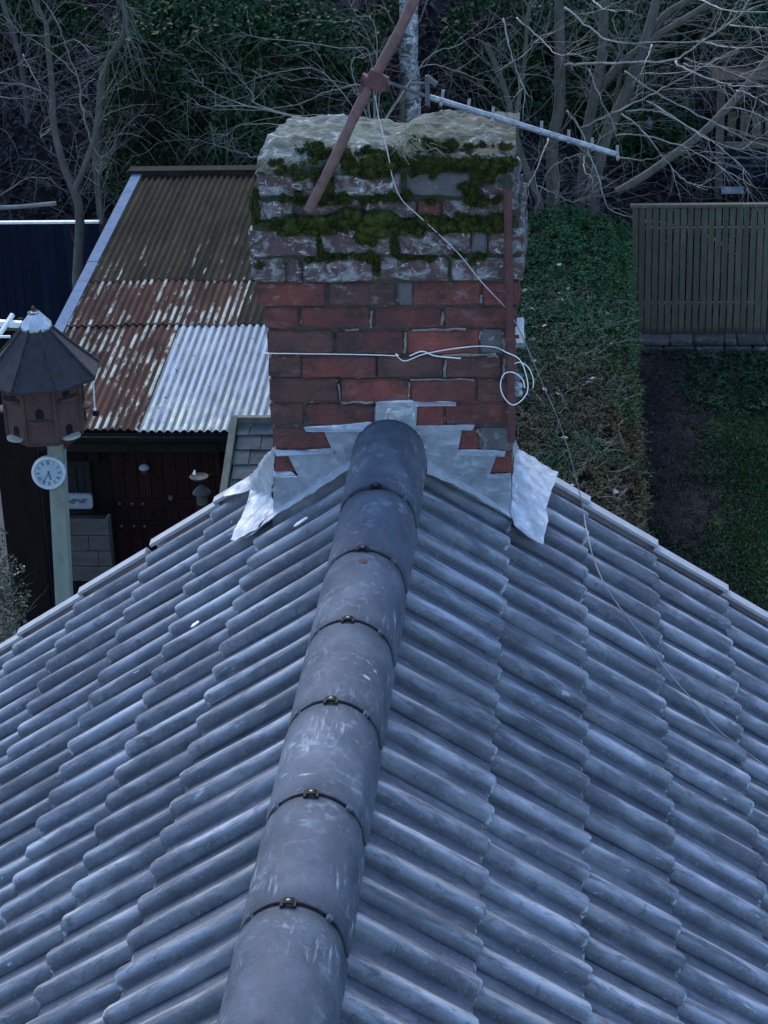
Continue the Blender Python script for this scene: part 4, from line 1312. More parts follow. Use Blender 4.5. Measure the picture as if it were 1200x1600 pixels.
# white frame left of the dovecote
wf = empty('cold_frame', (-4.5, 11.2, G), 'white painted cold frame half hidden behind the dovecote roof', 'cold frame')
a0 = Vector(at(-30, 503, 11.2)); a1 = Vector(at(34, 507, 11.2)); c0 = Vector(at(-12, 540, 11.0)); c1 = Vector(at(20, 491, 11.25)); e0 = Vector(at(-30, 526, 11.05)); e1 = Vector(at(16, 526, 11.05))
for (u, v, w) in ((a0, a1, .05), (c0, c1, .03), (e0, e1, .018)):
    b = MB(); b.bar(u, v, w, w); b.build('bar', M['white_paint'], wf)
b = MB(); b.box((a0.x, 11.2, G), (a1.x - .02, 11.26, a0.z - .08)); b.build('panel', M['shed_board'], wf)
for xx in (a0.x + .03, a1.x - .03):
    b = MB(); b.box((xx - .02, 11.27, G), (xx + .02, 11.31, a0.z)); b.build('leg', M['dark_wood'], wf)

# ================================================================== FENCES AND EDGING
M['navy'] = mk('navy_board', [(.3, (.004, .007, .016)), (.7, (.008, .012, .026))], (9, 9, 2), 6, .9, bump=.2, rnd=.18, spec=.1)
M['fence_wood'] = mk('fence_wood', [(.3, (.042, .041, .028)), (.7, (.084, .08, .056))], (16, 16, 2.5), 8, .9, bump=.4, bscale=60, rnd=.16, layers=[((.03, .032, .024), (9, 9, 3), .52, .7, {'amt': .6})])
FY = 21.0
fx1 = at(158, 400, FY)[0]; fz = at(80, 346, FY)[2]
nf = empty('navy_fence', (fx1 - 1.4, FY, G), 'dark navy board fence with pale top rail behind the dovecote', 'fence')
x = fx1
while x > fx1 - 3.2:
    b = MB(); b.box((x - .115, FY + random.uniform(0, .005), G), (x, FY + .03, fz - .03)); b.build('board', M['navy'], nf); x -= .12
b = MB(); b.box((fx1 - 3.2, FY - .012, fz - .028), (fx1 + .01, FY + .05, fz)); b.build('top_rail', M['white_paint'], nf)
fx0 = at(987, 420, FY)[0]; fz = at(1090, 319, FY)[2]
rfn = empty('board_fence', (fx0 + 2.2, FY, G), 'weathered olive brown vertical board fence behind the lawn', 'fence')
x = fx0
while x < fx0 + 4.6:
    w = random.uniform(.066, .075)
    b = MB(); b.box((x, FY + random.uniform(-.006, .006), G + .06 + random.uniform(-.01, .01)), (x + w, FY + .028, fz - .05 + random.uniform(-.006, .006))); b.build('board', M['fence_wood'], rfn)
    x += .088
b = MB(); b.box((fx0 - .03, FY - .03, fz - .038), (fx0 + 4.6, FY + .06, fz)); b.build('cap_rail', M['fence_wood'], rfn)
for z in (G + .4, fz - .4):
    b = MB(); b.box((fx0, FY + .03, z), (fx0 + 4.6, FY + .075, z + .08)); b.build('back_rail', M['fence_wood'], rfn)
for i in range(3):
    b = MB(); b.box((fx0 + .02 + i * 1.9, FY + .076, G), (fx0 + .11 + i * 1.9, FY + .16, fz - .06)); b.build('fence_post', M['fence_wood'], rfn)
M['stone'] = mk('edging_stone', [(.3, (.02, .019, .02)), (.7, (.06, .057, .056))], (9, 9, 9), 7, .9, bump=.7, bscale=40, rnd=.3, layers=[((.22, .22, .21), (12, 12, 12), .58, .7, {'amt': .6})])
st = empty('stone_edging', (fx0 + 2, 20.6, G), 'low dry stone edging running along the foot of the board fence', 'stone wall')
for cz_, (ya, yb) in ((G, (20.38, 20.72)), (G + .085, (20.46, 20.74))):
    x = fx0 - .02 + (.1 if cz_ > G else 0)
    while x < fx0 + 4.5:
        w = random.uniform(.16, .42)
        bm = bmesh.new(); bmesh.ops.create_cube(bm, size=1)
        bmesh.ops.scale(bm, vec=(w - .015, yb - ya - random.uniform(0, .06), .08), verts=bm.verts)
        bmesh.ops.bevel(bm, geom=bm.edges[:], offset=.018, segments=1, affect='EDGES')
        for v in bm.verts: v.co += Vector((random.uniform(-1, 1), random.uniform(-1, 1), random.uniform(-1, 1))) * .008
        me = bpy.data.meshes.new('stone'); bm.to_mesh(me); bm.free()
        o = link_mesh('stone', me, M['stone'], st, Vector((x + w / 2, (ya + yb) / 2, cz_ + .045)) - Vector(st.location)); o.rotation_euler = (0, 0, random.uniform(-.05, .05))
        x += w

# ================================================================== PLANTS
M['hedge_leaf'] = mk('hedge_leaf', [(.3, (.011, .036, .015)), (.7, (.030, .080, .034))], (3, 3, 3), 8, .8, bump=0, spec=.04,
                     layers=[((.060, .045, .026), (1.1, .7, 1.1), .36, .52, {'axis': (1, 16.4, 13.6), 'amt': .9}), ((.075, .062, .042), (11, 11, 11), .54, .66, {'axis': (1, 18.5, 13.0), 'amt': .85}), ((.036, .08, .03), (14, 14, 14), .6, .72, {'amt': .5})])
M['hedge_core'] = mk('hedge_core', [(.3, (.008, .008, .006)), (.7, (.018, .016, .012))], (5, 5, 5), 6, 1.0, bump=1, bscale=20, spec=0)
M['ivy'] = mk('ivy_leaf', [(.3, (.008, .025, .010)), (.7, (.024, .060, .026))], (1.5, 1.5, 1.5), 8, .6, bump=0, spec=.05, layers=[((.03, .065, .028), (8, 8, 8), .58, .7, {'amt': .5}), ((.018, .018, .012), (1.0, 1.0, 1.0), .5, .62, {'amt': .7})])
M['evergreen'] = mk('evergreen_leaf', [(.3, (.007, .027, .011)), (.7, (.022, .062, .027))], (1.3, 1.3, 1.3), 8, .6, bump=0, spec=.05, layers=[((.03, .065, .028), (7, 7, 7), .58, .7, {'amt': .6})])
M['twig_pale'] = mk('twig_pale', [(.3, (.13, .125, .105)), (.7, (.37, .36, .32))], (4, 4, 4), 6, .8, bump=0, rnd=.1)
M['twig_grey'] = mk('twig_grey', [(.3, (.07, .067, .06)), (.7, (.20, .195, .175))], (4, 4, 4), 6, .85, bump=0)
M['twig_mid'] = mk('twig_mid', [(.3, (.045, .042, .036)), (.7, (.135, .128, .115))], (3, 3, 3), 6, .85, bump=0)
M['twig_dark'] = mk('twig_dark', [(.3, (.035, .028, .03)), (.7, (.085, .07, .075))], (2, 2, 2), 6, .9, bump=0)
M['bark'] = mk('bark', [(.3, (.034, .030, .025)), (.7, (.088, .078, .066))], (9, 9, 3), 8, .9, bump=.6, bscale=40, bdist=.02, layers=[((.045, .055, .03), (4, 4, 2), .52, .66, {'amt': .6})])
M['birch'] = mk('birch_bark', [(.35, (.14, .14, .14)), (.7, (.32, .325, .33))], (5, 5, 8), 8, .85, bump=.5, bscale=30, bdist=.02, layers=[((.03, .03, .03), (5, 5, 11), .50, .56, {'amt': .9, 'dist': 1.2}), ((.48, .49, .5), (9, 9, 14), .57, .62, {'amt': .9, 'dist': 1.0}), ((.06, .06, .055), (18, 18, 34), .56, .62, {'amt': .8})])
M['litter'] = mk('leaf_litter', [(.3, (.012, .011, .012)), (.7, (.045, .041, .043))], (4, 4, 4), 8, .95, bump=0, spec=.15, layers=[((.11, .105, .105), (7, 7, 7), .6, .7, {'amt': .7})])
M['pale_leaf'] = mk('pale_leaf', [(.3, (.14, .135, .11)), (.7, (.36, .34, .29))], (9, 9, 9), rough=.8, bump=0)
M['shrub_leaf'] = mk('shrub_leaf', [(.3, (.03, .04, .022)), (.7, (.09, .105, .07))], (9, 9, 9), 7, .7, bump=0, layers=[((.30, .31, .24), (20, 20, 20), .56, .66, {'amt': .7})])
M['grass_blade'] = mk('grass_blade', [(.3, (.014, .040, .012)), (.7, (.036, .084, .026))], (1.6, 1.6, 1.6), 7, .8, bump=0, spec=.2)

# the clipped hedge along the lawn
HX0, HX1, HY0, HY1 = -.35, 1.20, 7.4, 20.4


def hedge_top(x, y):
    e = min(x - HX0, HX1 - x)
    return -5.50 + .27 * math.sin(math.pi * min(1, max(0, (x - HX0) / (HX1 - HX0)))) ** .6 + .05 * fbm((x * 2, y * 1.2, 4)) + .05 * fbm((x * 6, y * 5, 1)) - max(0, .18 - e) * .8


hedge = empty('hedge', ((HX0 + HX1) / 2, (HY0 + HY1) / 2, G), 'long clipped hedge running to the board fence, green at the back and brown near', 'hedge')
nx, ny = 12, 70
V, Fq = [], []
for j in range(ny + 1):
    for i in range(nx + 1):
        x = HX0 + (HX1 - HX0) * i / nx; y = HY0 + (HY1 - HY0) * j / ny
        V.append((x, y, hedge_top(x, y) - .05))
b = MB(); b.v = V
for j in range(ny):
    for i in range(nx):
        a = j * (nx + 1) + i; b.f.append((a, a + 1, a + nx + 2, a + nx + 1))
for (ia, sx) in ((0, HX0 + .04), (nx, HX1 - .04)):
    k = len(b.v)
    for j in range(ny + 1): b.v.append((sx, HY0 + (HY1 - HY0) * j / ny, G))
    for j in range(ny): b.f.append((j * (nx + 1) + ia, (j + 1) * (nx + 1) + ia, k + j + 1, k + j))
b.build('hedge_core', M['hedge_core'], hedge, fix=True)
n = 100000
X = RNG.uniform(HX0, HX1, n); Y = RNG.uniform(HY0, HY1, n)
keep = np.array([mnoise.noise(Vector((x * 5, y * 4, 7))) > -.32 for x, y in zip(X, Y)])
X, Y = X[keep], Y[keep]
Z = np.array([hedge_top(x, y) for x, y in zip(X, Y)]) + RNG.normal(0, .022, len(X)) - .01
top = np.stack([X, Y, Z], 1)
n = 36000
Y2 = RNG.uniform(HY0, HY1, n); Z2 = RNG.uniform(G + .02, -5.35, n); sd_ = RNG.integers(0, 2, n)
X2 = np.where(sd_ > 0, HX1, HX0) + RNG.normal(0, .03, n) + .04 * np.sin(Y2 * 5) * np.sin(Z2 * 6)
side = np.stack([X2, Y2, Z2], 1)
f_ = leaf_cloud('foliage', np.concatenate([top, side]), .04, M['hedge_leaf'], hedge, flat=.25, seed=11, aspect=.62); f_['kind'] = 'stuff'
P = np.stack([RNG.uniform(.0, 1.1, 45), RNG.uniform(9.5, 18.5, 45)], 1)
P = np.array([(x, y, hedge_top(x, y) + .022) for x, y in P])
lf = leaf_cloud('fallen_leaves', P, .075, M['pale_leaf'], seed=4, flat=.7); tag(lf, kind='stuff')


def grow(mb, p, d, L, r, depth, g, curl=.35, drop=0.0, seg=5, kids=(2, 4), n=4):
    pts = [Vector(p)]; d = Vector(d).normalized(); rs = [r]
    for k in range(seg):
        d = (d + Vector((g.gauss(0, curl), g.gauss(0, curl), g.gauss(0, curl) + drop)) * .5).normalized()
        pts.append(pts[-1] + d * (L / seg)); rs.append(r * (1 - .8 * (k + 1) / seg))
    mb.tube(pts, rs, n if r > .012 else 3, False)
    if depth > 0:
        for _ in range(g.randint(*kids)):
            i = g.randint(1, seg - 1)
            t = (pts[i + 1] - pts[i]).normalized()
            q = Vector((g.gauss(0, 1), g.gauss(0, 1), g.gauss(0, 1))); q = (q - t * q.dot(t)).normalized()
            grow(mb, pts[i], t * .75 + q * .7, L * g.uniform(.35, .65), rs[i] * .65, depth - 1, g, curl, drop, max(3, seg - 1), kids, n)


# twigs that stick out of the brown part of the hedge
b = MB(); g = random.Random(5)
for _ in range(1500):
    x = g.uniform(HX0 + .1, HX1 - .1); y = g.uniform(9, 17.5)
    grow(b, (x, y, hedge_top(x, y) - .01), (g.gauss(0, 1), g.gauss(0, 1), g.uniform(.05, .35)), g.uniform(.1, .3), .004, 1, g, seg=3, kids=(0, 2))
t_ = b.build('hedge_twigs', M['twig_mid'], hedge, fix=False); t_['kind'] = 'stuff'

# lawn grass, plants in the bed
n = 60000
X = RNG.uniform(1.3, 5.2, n); Y = RNG.uniform(8.5, 20.3, n)
kp = X + .35 * np.sin(Y * 2.1) * np.sin(Y * .7) + RNG.normal(0, .16, n) > np.where(Y > 16.5, 1.95 + .25 * (Y - 16.5), 1.9 + .1 * np.sin(Y * 3))
kp = kp | ((X > 1.3) & (np.sin(X * 7 + Y * 3) * np.sin(Y * 2.3 + X) + RNG.normal(0, .3, n) > .75))
P = np.stack([X, Y, np.full(n, G + .05)], 1)[kp]
nn = RNG.normal(size=(len(P), 3)); nn[:, 2] = np.abs(nn[:, 2]) * .35
gr = leaf_cloud('grass', P, .085, M['grass_blade'], seed=6, flat=.5, aspect=.22, nrm=nn); tag(gr, kind='stuff')
X = 1.22 + np.abs(RNG.normal(0, .75, 9000)); Y = RNG.uniform(8.5, 20.4, 9000)
P = np.stack([X, Y, np.full(9000, G + .06) + RNG.uniform(0, .04, 9000)], 1)
bl = leaf_cloud('bed_debris', P, .055, M['litter'], seed=8, flat=.35, aspect=.35); tag(bl, kind='stuff')
X = RNG.uniform(1.9, 4.2, 2600); Y = RNG.uniform(18.2, 20.3, 2600)
P = np.stack([X, Y, G + .05 + .12 * np.abs(np.sin(X * 5) * np.sin(Y * 4)) * RNG.uniform(0, 1, 2600)], 1)
bl = leaf_cloud('ground_cover', P, .07, M['evergreen'], seed=9, flat=.35); tag(bl, kind='stuff')

# bank: litter and brush
X = RNG.uniform(-12, 8, 36000); Y = RNG.uniform(21.6, 30, 36000)
P = np.array([(x, y, bank_z(x, y) + .03) for x, y in zip(X, Y)])
P[:, 2] += RNG.uniform(0, .05, len(P))
bl = leaf_cloud('leaf_litter', P, .13, M['litter'], seed=10, flat=.2, aspect=.55); tag(bl, kind='stuff')
b = MB(); g = random.Random(9)
for _ in range(1500):
    x = g.uniform(-12, 7); y = g.uniform(23.2, 33) if x > -5.4 else g.uniform(22.3, 32)
    grow(b, (x, y, bank_z(x, y)), (g.gauss(0, .8), g.gauss(-.2, .5), g.uniform(.2, 1)), g.uniform(.5, 1.9), .011, 1, g, curl=.5, drop=-.12, seg=5, kids=(1, 3))
u_ = b.build('undergrowth', M['twig_dark'], fix=False); tag(u_, kind='stuff')


def blob(n, c, r, seed, gap=-.25, fq=1.1):
    """points through the outer half of an uneven crown"""
    g = np.random.default_rng(seed)
    d = g.normal(size=(n, 3)); d /= np.linalg.norm(d, axis=1)[:, None]
    out = []
    for v in d:
        k = 1 + .28 * mnoise.noise(Vector(v) * 1.7 + Vector((seed, 0, 0))) + .16 * mnoise.noise(Vector(v) * 4.5 + Vector((0, seed, 0)))
        q = np.array(c) + v * np.array(r) * k * (1 - .35 * g.random() ** 2)
        if mnoise.noise(Vector(q) * fq + Vector((seed, 3, 1))) > gap: out.append(q)
    return np.array(out)


# ivy clad mass behind the shed
ivy = empty('ivy_thicket', (-3.6, 22.6, bank_z(-3.6, 22.6)), 'broad dark ivy covered thicket with a flat top behind the shed', 'thicket')
ix0 = at(170, 150, 22)[0]; ix1 = at(600, 150, 22)[0]; itz = at(380, 62, 22)[2]
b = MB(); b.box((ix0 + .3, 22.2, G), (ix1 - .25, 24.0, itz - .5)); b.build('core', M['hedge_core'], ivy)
n = 52000
g = np.random.default_rng(21)
u = g.uniform(0, 1, (n, 3)); wsel = g.uniform(0, 1, n)
X = ix0 + (ix1 - ix0) * u[:, 0]
zlow = G + .9
tp = wsel < .3
topz = itz + .18 * np.sin(X * 1.9) * np.sin(X * .8 + 1) 
Y = np.where(tp, 21.9 + 2.4 * u[:, 1], 21.95 + .25 * g.random(n))
Z = np.where(tp, topz - .0, zlow + (topz - zlow) * u[:, 2] ** .8)
P = np.stack([X, Y, Z], 1)
dsp = np.array([(.22 * mnoise.noise(Vector(p) * .9), .35 * mnoise.noise(Vector(p) * 1.2 + Vector((9, 0, 0))), .22 * mnoise.noise(Vector(p) * 1.4 + Vector((0, 9, 0)))) for p in P])
gp = np.array([mnoise.noise(Vector(p) * 1.5 + Vector((3, 5, 7))) for p in P])
P = (P + dsp + g.normal(0, .06, P.shape))[gp > -.28]
f_ = leaf_cloud('foliage', P, .085, M['ivy'], ivy, seed=22, flat=.1, aspect=.75); f_['kind'] = 'stuff'
b = MB(); gg = random.Random(3)
for _ in range(150):
    x = gg.uniform(ix0, ix1); z = gg.uniform(-6.2, itz + .1)
    grow(b, (x, 21.85, z), (gg.gauss(0, 1), -.35, gg.gauss(.1, .6)), gg.uniform(.3, .9), .006, 1, gg, seg=5, kids=(0, 2), drop=-.08)
t_ = b.build('stems', M['twig_mid'], ivy, fix=False); t_['kind'] = 'stuff'

# dark evergreens to the right and at the top left
for k, (px, py, Y, r, nl, lab) in enumerate([
        (905, 120, 25.5, (1.1, .9, 1.5), 15000, 'dark evergreen bush right behind the bare multi-stemmed tree'),
        (1105, 60, 27.0, (1.3, 1.0, 1.3), 15000, 'tall dark evergreen at the top right above the timber hut'),
        (1010, 215, 24.6, (.75, .6, .8), 9000, 'rounded dark green shrub between the bare trunks and the hut'),
        (770, 130, 26.0, (.8, .8, 1.4), 9000, 'dark evergreen just right of the birch trunk'),
        (40, 40, 26.5, (.9, .8, .9), 8000, 'dark green bush in the top left corner of the bank')]):
    c = at(px, py, Y)
    gz = bank_z(c[0], Y)
    t = empty('evergreen_bush', (c[0], Y, gz), lab, 'bush', 'dark evergreens on the bank')
    f_ = leaf_cloud('foliage', blob(nl, c, r, 50 + k, gap=-.15, fq=1.6), .095, M['evergreen'], t, seed=60 + k, flat=.1, aspect=.6); f_['kind'] = 'stuff'
    b = MB(); b.tube([(c[0], Y, gz - .1), (c[0] + .05, Y, c[2] - .2), (c[0], Y, c[2] + r[2] * .5)], [.07, .05, .02], 7); b.build('trunk', M['bark'], t, smooth=True)
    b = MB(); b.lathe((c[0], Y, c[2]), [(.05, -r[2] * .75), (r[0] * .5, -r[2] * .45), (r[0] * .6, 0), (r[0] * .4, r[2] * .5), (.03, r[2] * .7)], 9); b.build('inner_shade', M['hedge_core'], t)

# pale little shrub, bottom left
c = at(-38, 940, 6.0)
sh = empty('shrub', (c[0], 6.0, G), 'small pale leaved shrub at the left edge beside the house', 'shrub')
f_ = leaf_cloud('foliage', blob(5000, c, (.30, .3, .52), 71, gap=-.2, fq=6), .034, M['shrub_leaf'], sh, seed=72, aspect=.5); f_['kind'] = 'stuff'
b = MB(); g = random.Random(8)
b.tube([(c[0], 6, G), (c[0] + .03, 6, (G + c[2]) / 2), (c[0], 6, c[2] - .2)], [.03, .025, .018], 7)
for _ in range(30): grow(b, (c[0], 6.0, c[2] - .35), (g.gauss(0, .7), g.gauss(0, .7), 1), .5, .006, 1, g)
b.build('trunk', M['bark'], sh, fix=False)

# ------------------------------------------------------------------ trees


def line(zpts, org, sc, Y0, Y1):
    n = len(zpts)
    return [Vector(at(org[0] + x / sc, org[1] + y / sc, Y0 + (Y1 - Y0) * i / (n - 1))) for i, (x, y) in enumerate(zpts)]


def px_r(r, Y):
    return r * (Y + 6.3) * 1.03 / F


def twigs(mb, pts, g, n, L, r, depth=1, curl=.3, drop=-.05):
    for _ in range(n):
        i = g.randint(0, len(pts) - 2)
        p = pts[i].lerp(pts[i + 1], g.random()); t = (pts[i + 1] - pts[i]).normalized()
        q = Vector((g.gauss(0, 1), g.gauss(0, .5), g.gauss(0, 1))); q = (q - t * q.dot(t)).normalized()
        grow(mb, p, t * g.uniform(.5, 1) + q * g.uniform(.3, .8), L * g.uniform(.4, 1.2), r, depth, g, curl, drop, 5, (1, 3))


# birch
tb = Vector(at(642, 190, 22.4)); tt = Vector(at(636, -60, 22.7))
gz = bank_z(tb.x, 22.4)
birch = empty('birch_tree', (tb.x, 22.4, gz), 'white barked birch trunk rising directly behind the chimney', 'tree')
b = MB(); d = (tt - tb)
pts = [Vector((tb.x - .03, 22.35, gz - .1))] + [tb + d * t + Vector((.015 * math.sin(t * 11), 0, 0)) for t in np.linspace(0, 2.6, 14)]
b.tube(pts, [.16] + [.135 - .03 * t for t in np.linspace(0, 1.5, 14)], 14); b.build('trunk', M['birch'], birch, smooth=True)
b = MB(); g = random.Random(14)
pts2 = [Vector((tb.x - .2, 22.2, gz)), Vector(at(628, 150, 22.2)), Vector(at(634, 120, 22.25))]
b.tube(pts2, [.05, .045, .03], 8); b.build('stump', M['bark'], birch, smooth=True)
b = MB()
twigs(b, pts[3:], g, 26, 1.5, .014, 2)
b.build('crown', M['twig_mid'], birch, fix=False)

# the multi-stemmed bare tree on the right
o3, s3 = (780, 0), 2.857
tb = at(862, 300, 21.9)
gz = bank_z(tb[0], 21.9)
rt = empty('bare_tree', (tb[0], 21.9, gz), 'bare grey multi-stemmed tree right of the chimney with long pale drooping branches', 'tree')
b = MB()
stems = [([(240, 860), (238, 640), (268, 480), (270, 250), (268, 0), (262, -120)], 11, 21.9, 22.1), ([(372, 850), (392, 600), (420, 450), (460, 230), (470, 20), (480, -100)], 10, 22.1, 22.6),
         ([(420, 830), (480, 600), (560, 430), (640, 220), (690, 50), (720, -80)], 11, 22.0, 22.8), ([(180, 900), (120, 760), (70, 600), (40, 450), (0, 330), (-60, 190)], 7, 21.6, 22.0),
         ([(460, 380), (560, 270), (720, 150), (900, 40), (1000, -30)], 7, 22.4, 22.6), ([(640, 220), (740, 70), (830, 10), (900, -60)], 8, 22.7, 23.0), ([(500, 560), (540, 330), (545, 160)], 4, 22.4, 22.6),
         ([(60, 600), (110, 300), (125, 120), (150, -40)], 4, 21.8, 22.0)]
allst = []
for (z, r, a, e) in stems:
    pts = spline(line(z, o3, s3, a, e), 4); allst.append(pts)
    if z[0][1] > 800: pts = [Vector((pts[0].x + .02, pts[0].y, bank_z(pts[0].x, pts[0].y) - .1))] + pts
    b.tube(pts, [px_r(r, 22) * .86 * (1.08 - .4 * i / len(pts)) for i in range(len(pts))], 9)
b.build('trunk', M['bark'], rt, smooth=True, fix=False)
br = [([(290, 30), (400, 120), (500, 185), (680, 190), (900, 180), (1000, 120), (1110, 10)], 2.6), ([(300, 285), (400, 285), (560, 280), (780, 265), (880, 205), (1060, 80), (1120, -10)], 3.6),
      ([(790, 265), (800, 290), (930, 350), (1080, 385), (1220, 385)], 3.2), ([(830, 260), (880, 280), (960, 295), (1100, 350), (1220, 400)], 2.0), ([(560, 320), (700, 415), (860, 500), (1000, 570), (1150, 640), (1220, 655)], 2.4),
      ([(660, 450), (760, 510), (880, 590), (960, 640), (1060, 720), (1130, 800)], 2.2), ([(545, 510), (600, 545), (660, 605), (740, 710), (800, 780), (860, 820), (930, 850)], 2.2),
      ([(520, 600), (660, 605), (830, 660), (950, 720), (1060, 790), (1140, 830)], 2.1), ([(370, 570), (540, 490), (700, 410), (850, 330), (1000, 250), (1220, 140)], 2.8),
      ([(300, 495), (350, 560), (385, 630), (400, 690), (440, 780), (465, 880), (500, 940), (600, 975), (700, 990), (800, 1010), (960, 1060), (1050, 1070)], 2.6), ([(220, 620), (190, 690), (150, 790), (100, 860)], 2.2),
      ([(110, 1050), (160, 960), (200, 800), (260, 730), (350, 690), (420, 700)], 1.8), ([(20, 80), (50, 230), (95, 360), (130, 430)], 2.4), ([(80, 80), (200, 190), (260, 240), (350, 240)], 2.2), ([(400, -20), (470, 40), (600, 50)], 2.4),
      ([(-20, 325), (100, 250), (190, 160), (240, 150)], 1.8), ([(920, 190), (1060, 215), (1220, 205)], 2.0), ([(900, 0), (1020, 45), (1220, 55)], 2.2), ([(1030, 115), (1220, 130)], 2.2), ([(560, 500), (650, 490), (740, 510), (900, 600), (1010, 650), (1220, 690)], 2.4),
      ([(165, 1140), (215, 1010), (245, 900), (265, 810)], 1.6), ([(680, 200), (660, 260), (630, 330)], 2.0), ([(630, 330), (830, 320), (900, 290), (1000, 250)], 1.6), ([(730, 400), (860, 395), (950, 390), (1040, 370)], 1.5), ([(400, 310), (450, 440), (500, 530), (525, 590)], 1.6),
      ([(1000, 480), (1100, 490), (1220, 540)], 1.6), ([(1060, 400), (1130, 430), (1220, 480)], 2.0), ([(150, 820), (260, 870), (330, 900), (440, 850)], 1.4), ([(380, 700), (380, 760), (415, 800), (420, 860)], 1.5), ([(530, 700), (640, 715), (740, 690), (900, 640)], 1.4), ([(820, 280), (900, 300), (1100, 290), (1220, 260)], 1.5)]
b = MB(); b2 = MB(); g = random.Random(31)
for k, (z, r) in enumerate(br):
    Y0 = 21.7 + (k % 5) * .12; 
    pts = spline(line(z, o3, s3, Y0, Y0 - .9 - (k % 3) * .4), 5)
    rr = px_r(r, 21) * .58
    pts = [p + Vector((g.gauss(0, .006), g.gauss(0, .012), g.gauss(0, .006))) for p in pts]
    b.tube(pts, [rr * (1.15 - .95 * i / len(pts)) * (1 + .18 * (i % 3 == 0)) for i in range(len(pts))], 5)
    for _ in range(3):
        i = g.randint(len(pts) // 2, len(pts) - 2); t = (pts[i + 1] - pts[i]).normalized()
        grow(b, pts[i], t + Vector((g.gauss(0, .4), g.gauss(0, .3), g.gauss(0, .4))), g.uniform(.4, .9), rr * .5, 1, g, .22, -.03, 6, (1, 3))
    twigs(b2, pts, g, 9, .7, .005, 1, curl=.35)
b.build('branches', M['twig_pale'], rt, smooth='all', fix=False)
for pts in allst: twigs(b2, pts, g, 16, 1.3, .007, 2, curl=.4)
b2.build('twigs', M['twig_mid'], rt, fix=False)['kind'] = 'stuff'

# leaning log
pts = line([(520, 860), (640, 790), (740, 720), (900, 600), (1000, 500), (1090, 400), (1230, 230)], o3, s3, 22.0, 23.4)
lg = MB(); lg.tube(spline(pts, 3), [px_r(6.5, 22)] * 19, 9); lo = lg.build('leaning_trunk', M['bark'], smooth=True, fix=False)
tag(lo, 'thick bare trunk leaning diagonally across in front of the timber hut', 'fallen tree')

# left tree in front of the navy fence
o1, s1 = (0, 0), 2.857
tb = at(124, 440, 20.2)
lt = empty('bare_tree', (tb[0], 20.2, G), 'small bare tree forking in front of the navy fence and the leafy bank', 'tree')
b = MB()
stems = [([(345, 1250), (350, 1143), (356, 950), (330, 850), (285, 740), (240, 560), (232, 380), (215, 220), (205, 110), (150, 0), (120, -80)], 8.5), ([(335, 850), (400, 680), (440, 520), (440, 380), (470, 300)], 5),
         ([(455, 1000), (440, 800), (452, 710)], 2.6)]
sts = []
for (z, r) in stems:
    pts = spline(line(z, o1, s1, 20.2, 20.9), 4); sts.append(pts)
    if r > 8: pts = [Vector((pts[0].x, 20.2, G - .05))] + pts
    b.tube(pts, [px_r(r, 20.2) * (1.05 - .8 * i / len(pts)) for i in range(len(pts))], 8)
b.build('trunk', M['bark'], lt, smooth=True, fix=False)
br = [([(455, 712), (410, 640), (370, 500), (345, 340), (300, 230), (260, 110), (190, 0), (160, -50)], 3.2), ([(452, 712), (500, 665), (540, 590), (650, 480)], 2.0), ([(345, 340), (240, 240), (100, 150), (0, 60)], 1.7), ([(180, 410), (100, 380), (-30, 368)], 2.2),
      ([(100, 240), (150, 340), (185, 408)], 2.0), ([(205, 110), (165, 60), (140, -10)], 2.4), ([(212, 150), (190, 160), (100, 150), (50, 100), (-10, 60)], 1.8), ([(240, 560), (185, 610), (190, 560), (260, 480), (330, 430)], 1.8), ([(-10, 330), (60, 300), (140, 260)], 1.4), ([(215, 220), (330, 180), (420, 250), (460, 235)], 1.3),
      ([(-10, 880), (110, 800), (230, 790)], 1.4), ([(330, 850), (340, 740), (360, 660)], 1.6), ([(-10, 430), (90, 440), (200, 410)], 1.4), ([(260, 110), (240, 60), (300, 0)], 1.6), ([(440, 380), (420, 350), (380, 390), (340, 440)], 1.2)]
b = MB(); b2 = MB(); g = random.Random(41)
for k, (z, r) in enumerate(br):
    pts = spline(line(z, o1, s1, 20.7, 20.2), 5); rr = px_r(r, 20) * .6
    pts = [p + Vector((g.gauss(0, .005), g.gauss(0, .012), g.gauss(0, .005))) for p in pts]
    b.tube(pts, [rr * (1.1 - .9 * i / len(pts)) for i in range(len(pts))], 5); twigs(b2, pts, g, 8, .5, .004, 1)
b.build('branches', M['twig_grey'], lt, smooth='all', fix=False)
for pts in sts: twigs(b2, pts, g, 12, .9, .006, 2)
b2.build('twigs', M['twig_mid'], lt, fix=False)['kind'] = 'stuff'

# curved olive trunk at the left of the thicket
M['olive_bark'] = mk('olive_bark', [(.3, (.025, .027, .02)), (.7, (.055, .058, .043))], (7, 7, 3), 8, .9, bump=.5, bscale=40)
pts = spline(line([(520, -120), (540, 0), (562, 80), (545, 170), (490, 260), (460, 330), (440, 520), (425, 680)], o1, s1, 21.7, 21.5), 4)
t = empty('curved_tree', (pts[-1].x, 21.5, bank_z(pts[-1].x, 21.5)), 'mossy olive trunk curving up at the left end of the ivy thicket', 'tree')
b = MB(); q = Vector((pts[-1].x, 21.5, bank_z(pts[-1].x, 21.5) - .1)); pts = pts + [q]
b.tube(pts, [px_r(4.5 + 1.5 * i / len(pts), 21.5) for i in range(len(pts))], 8); b.build('trunk', M['olive_bark'], t, smooth=True, fix=False)
b = MB(); g = random.Random(77); twigs(b, pts[:18], g, 30, 1.1, .007, 2); b.build('crown', M['twig_mid'], t, fix=False)

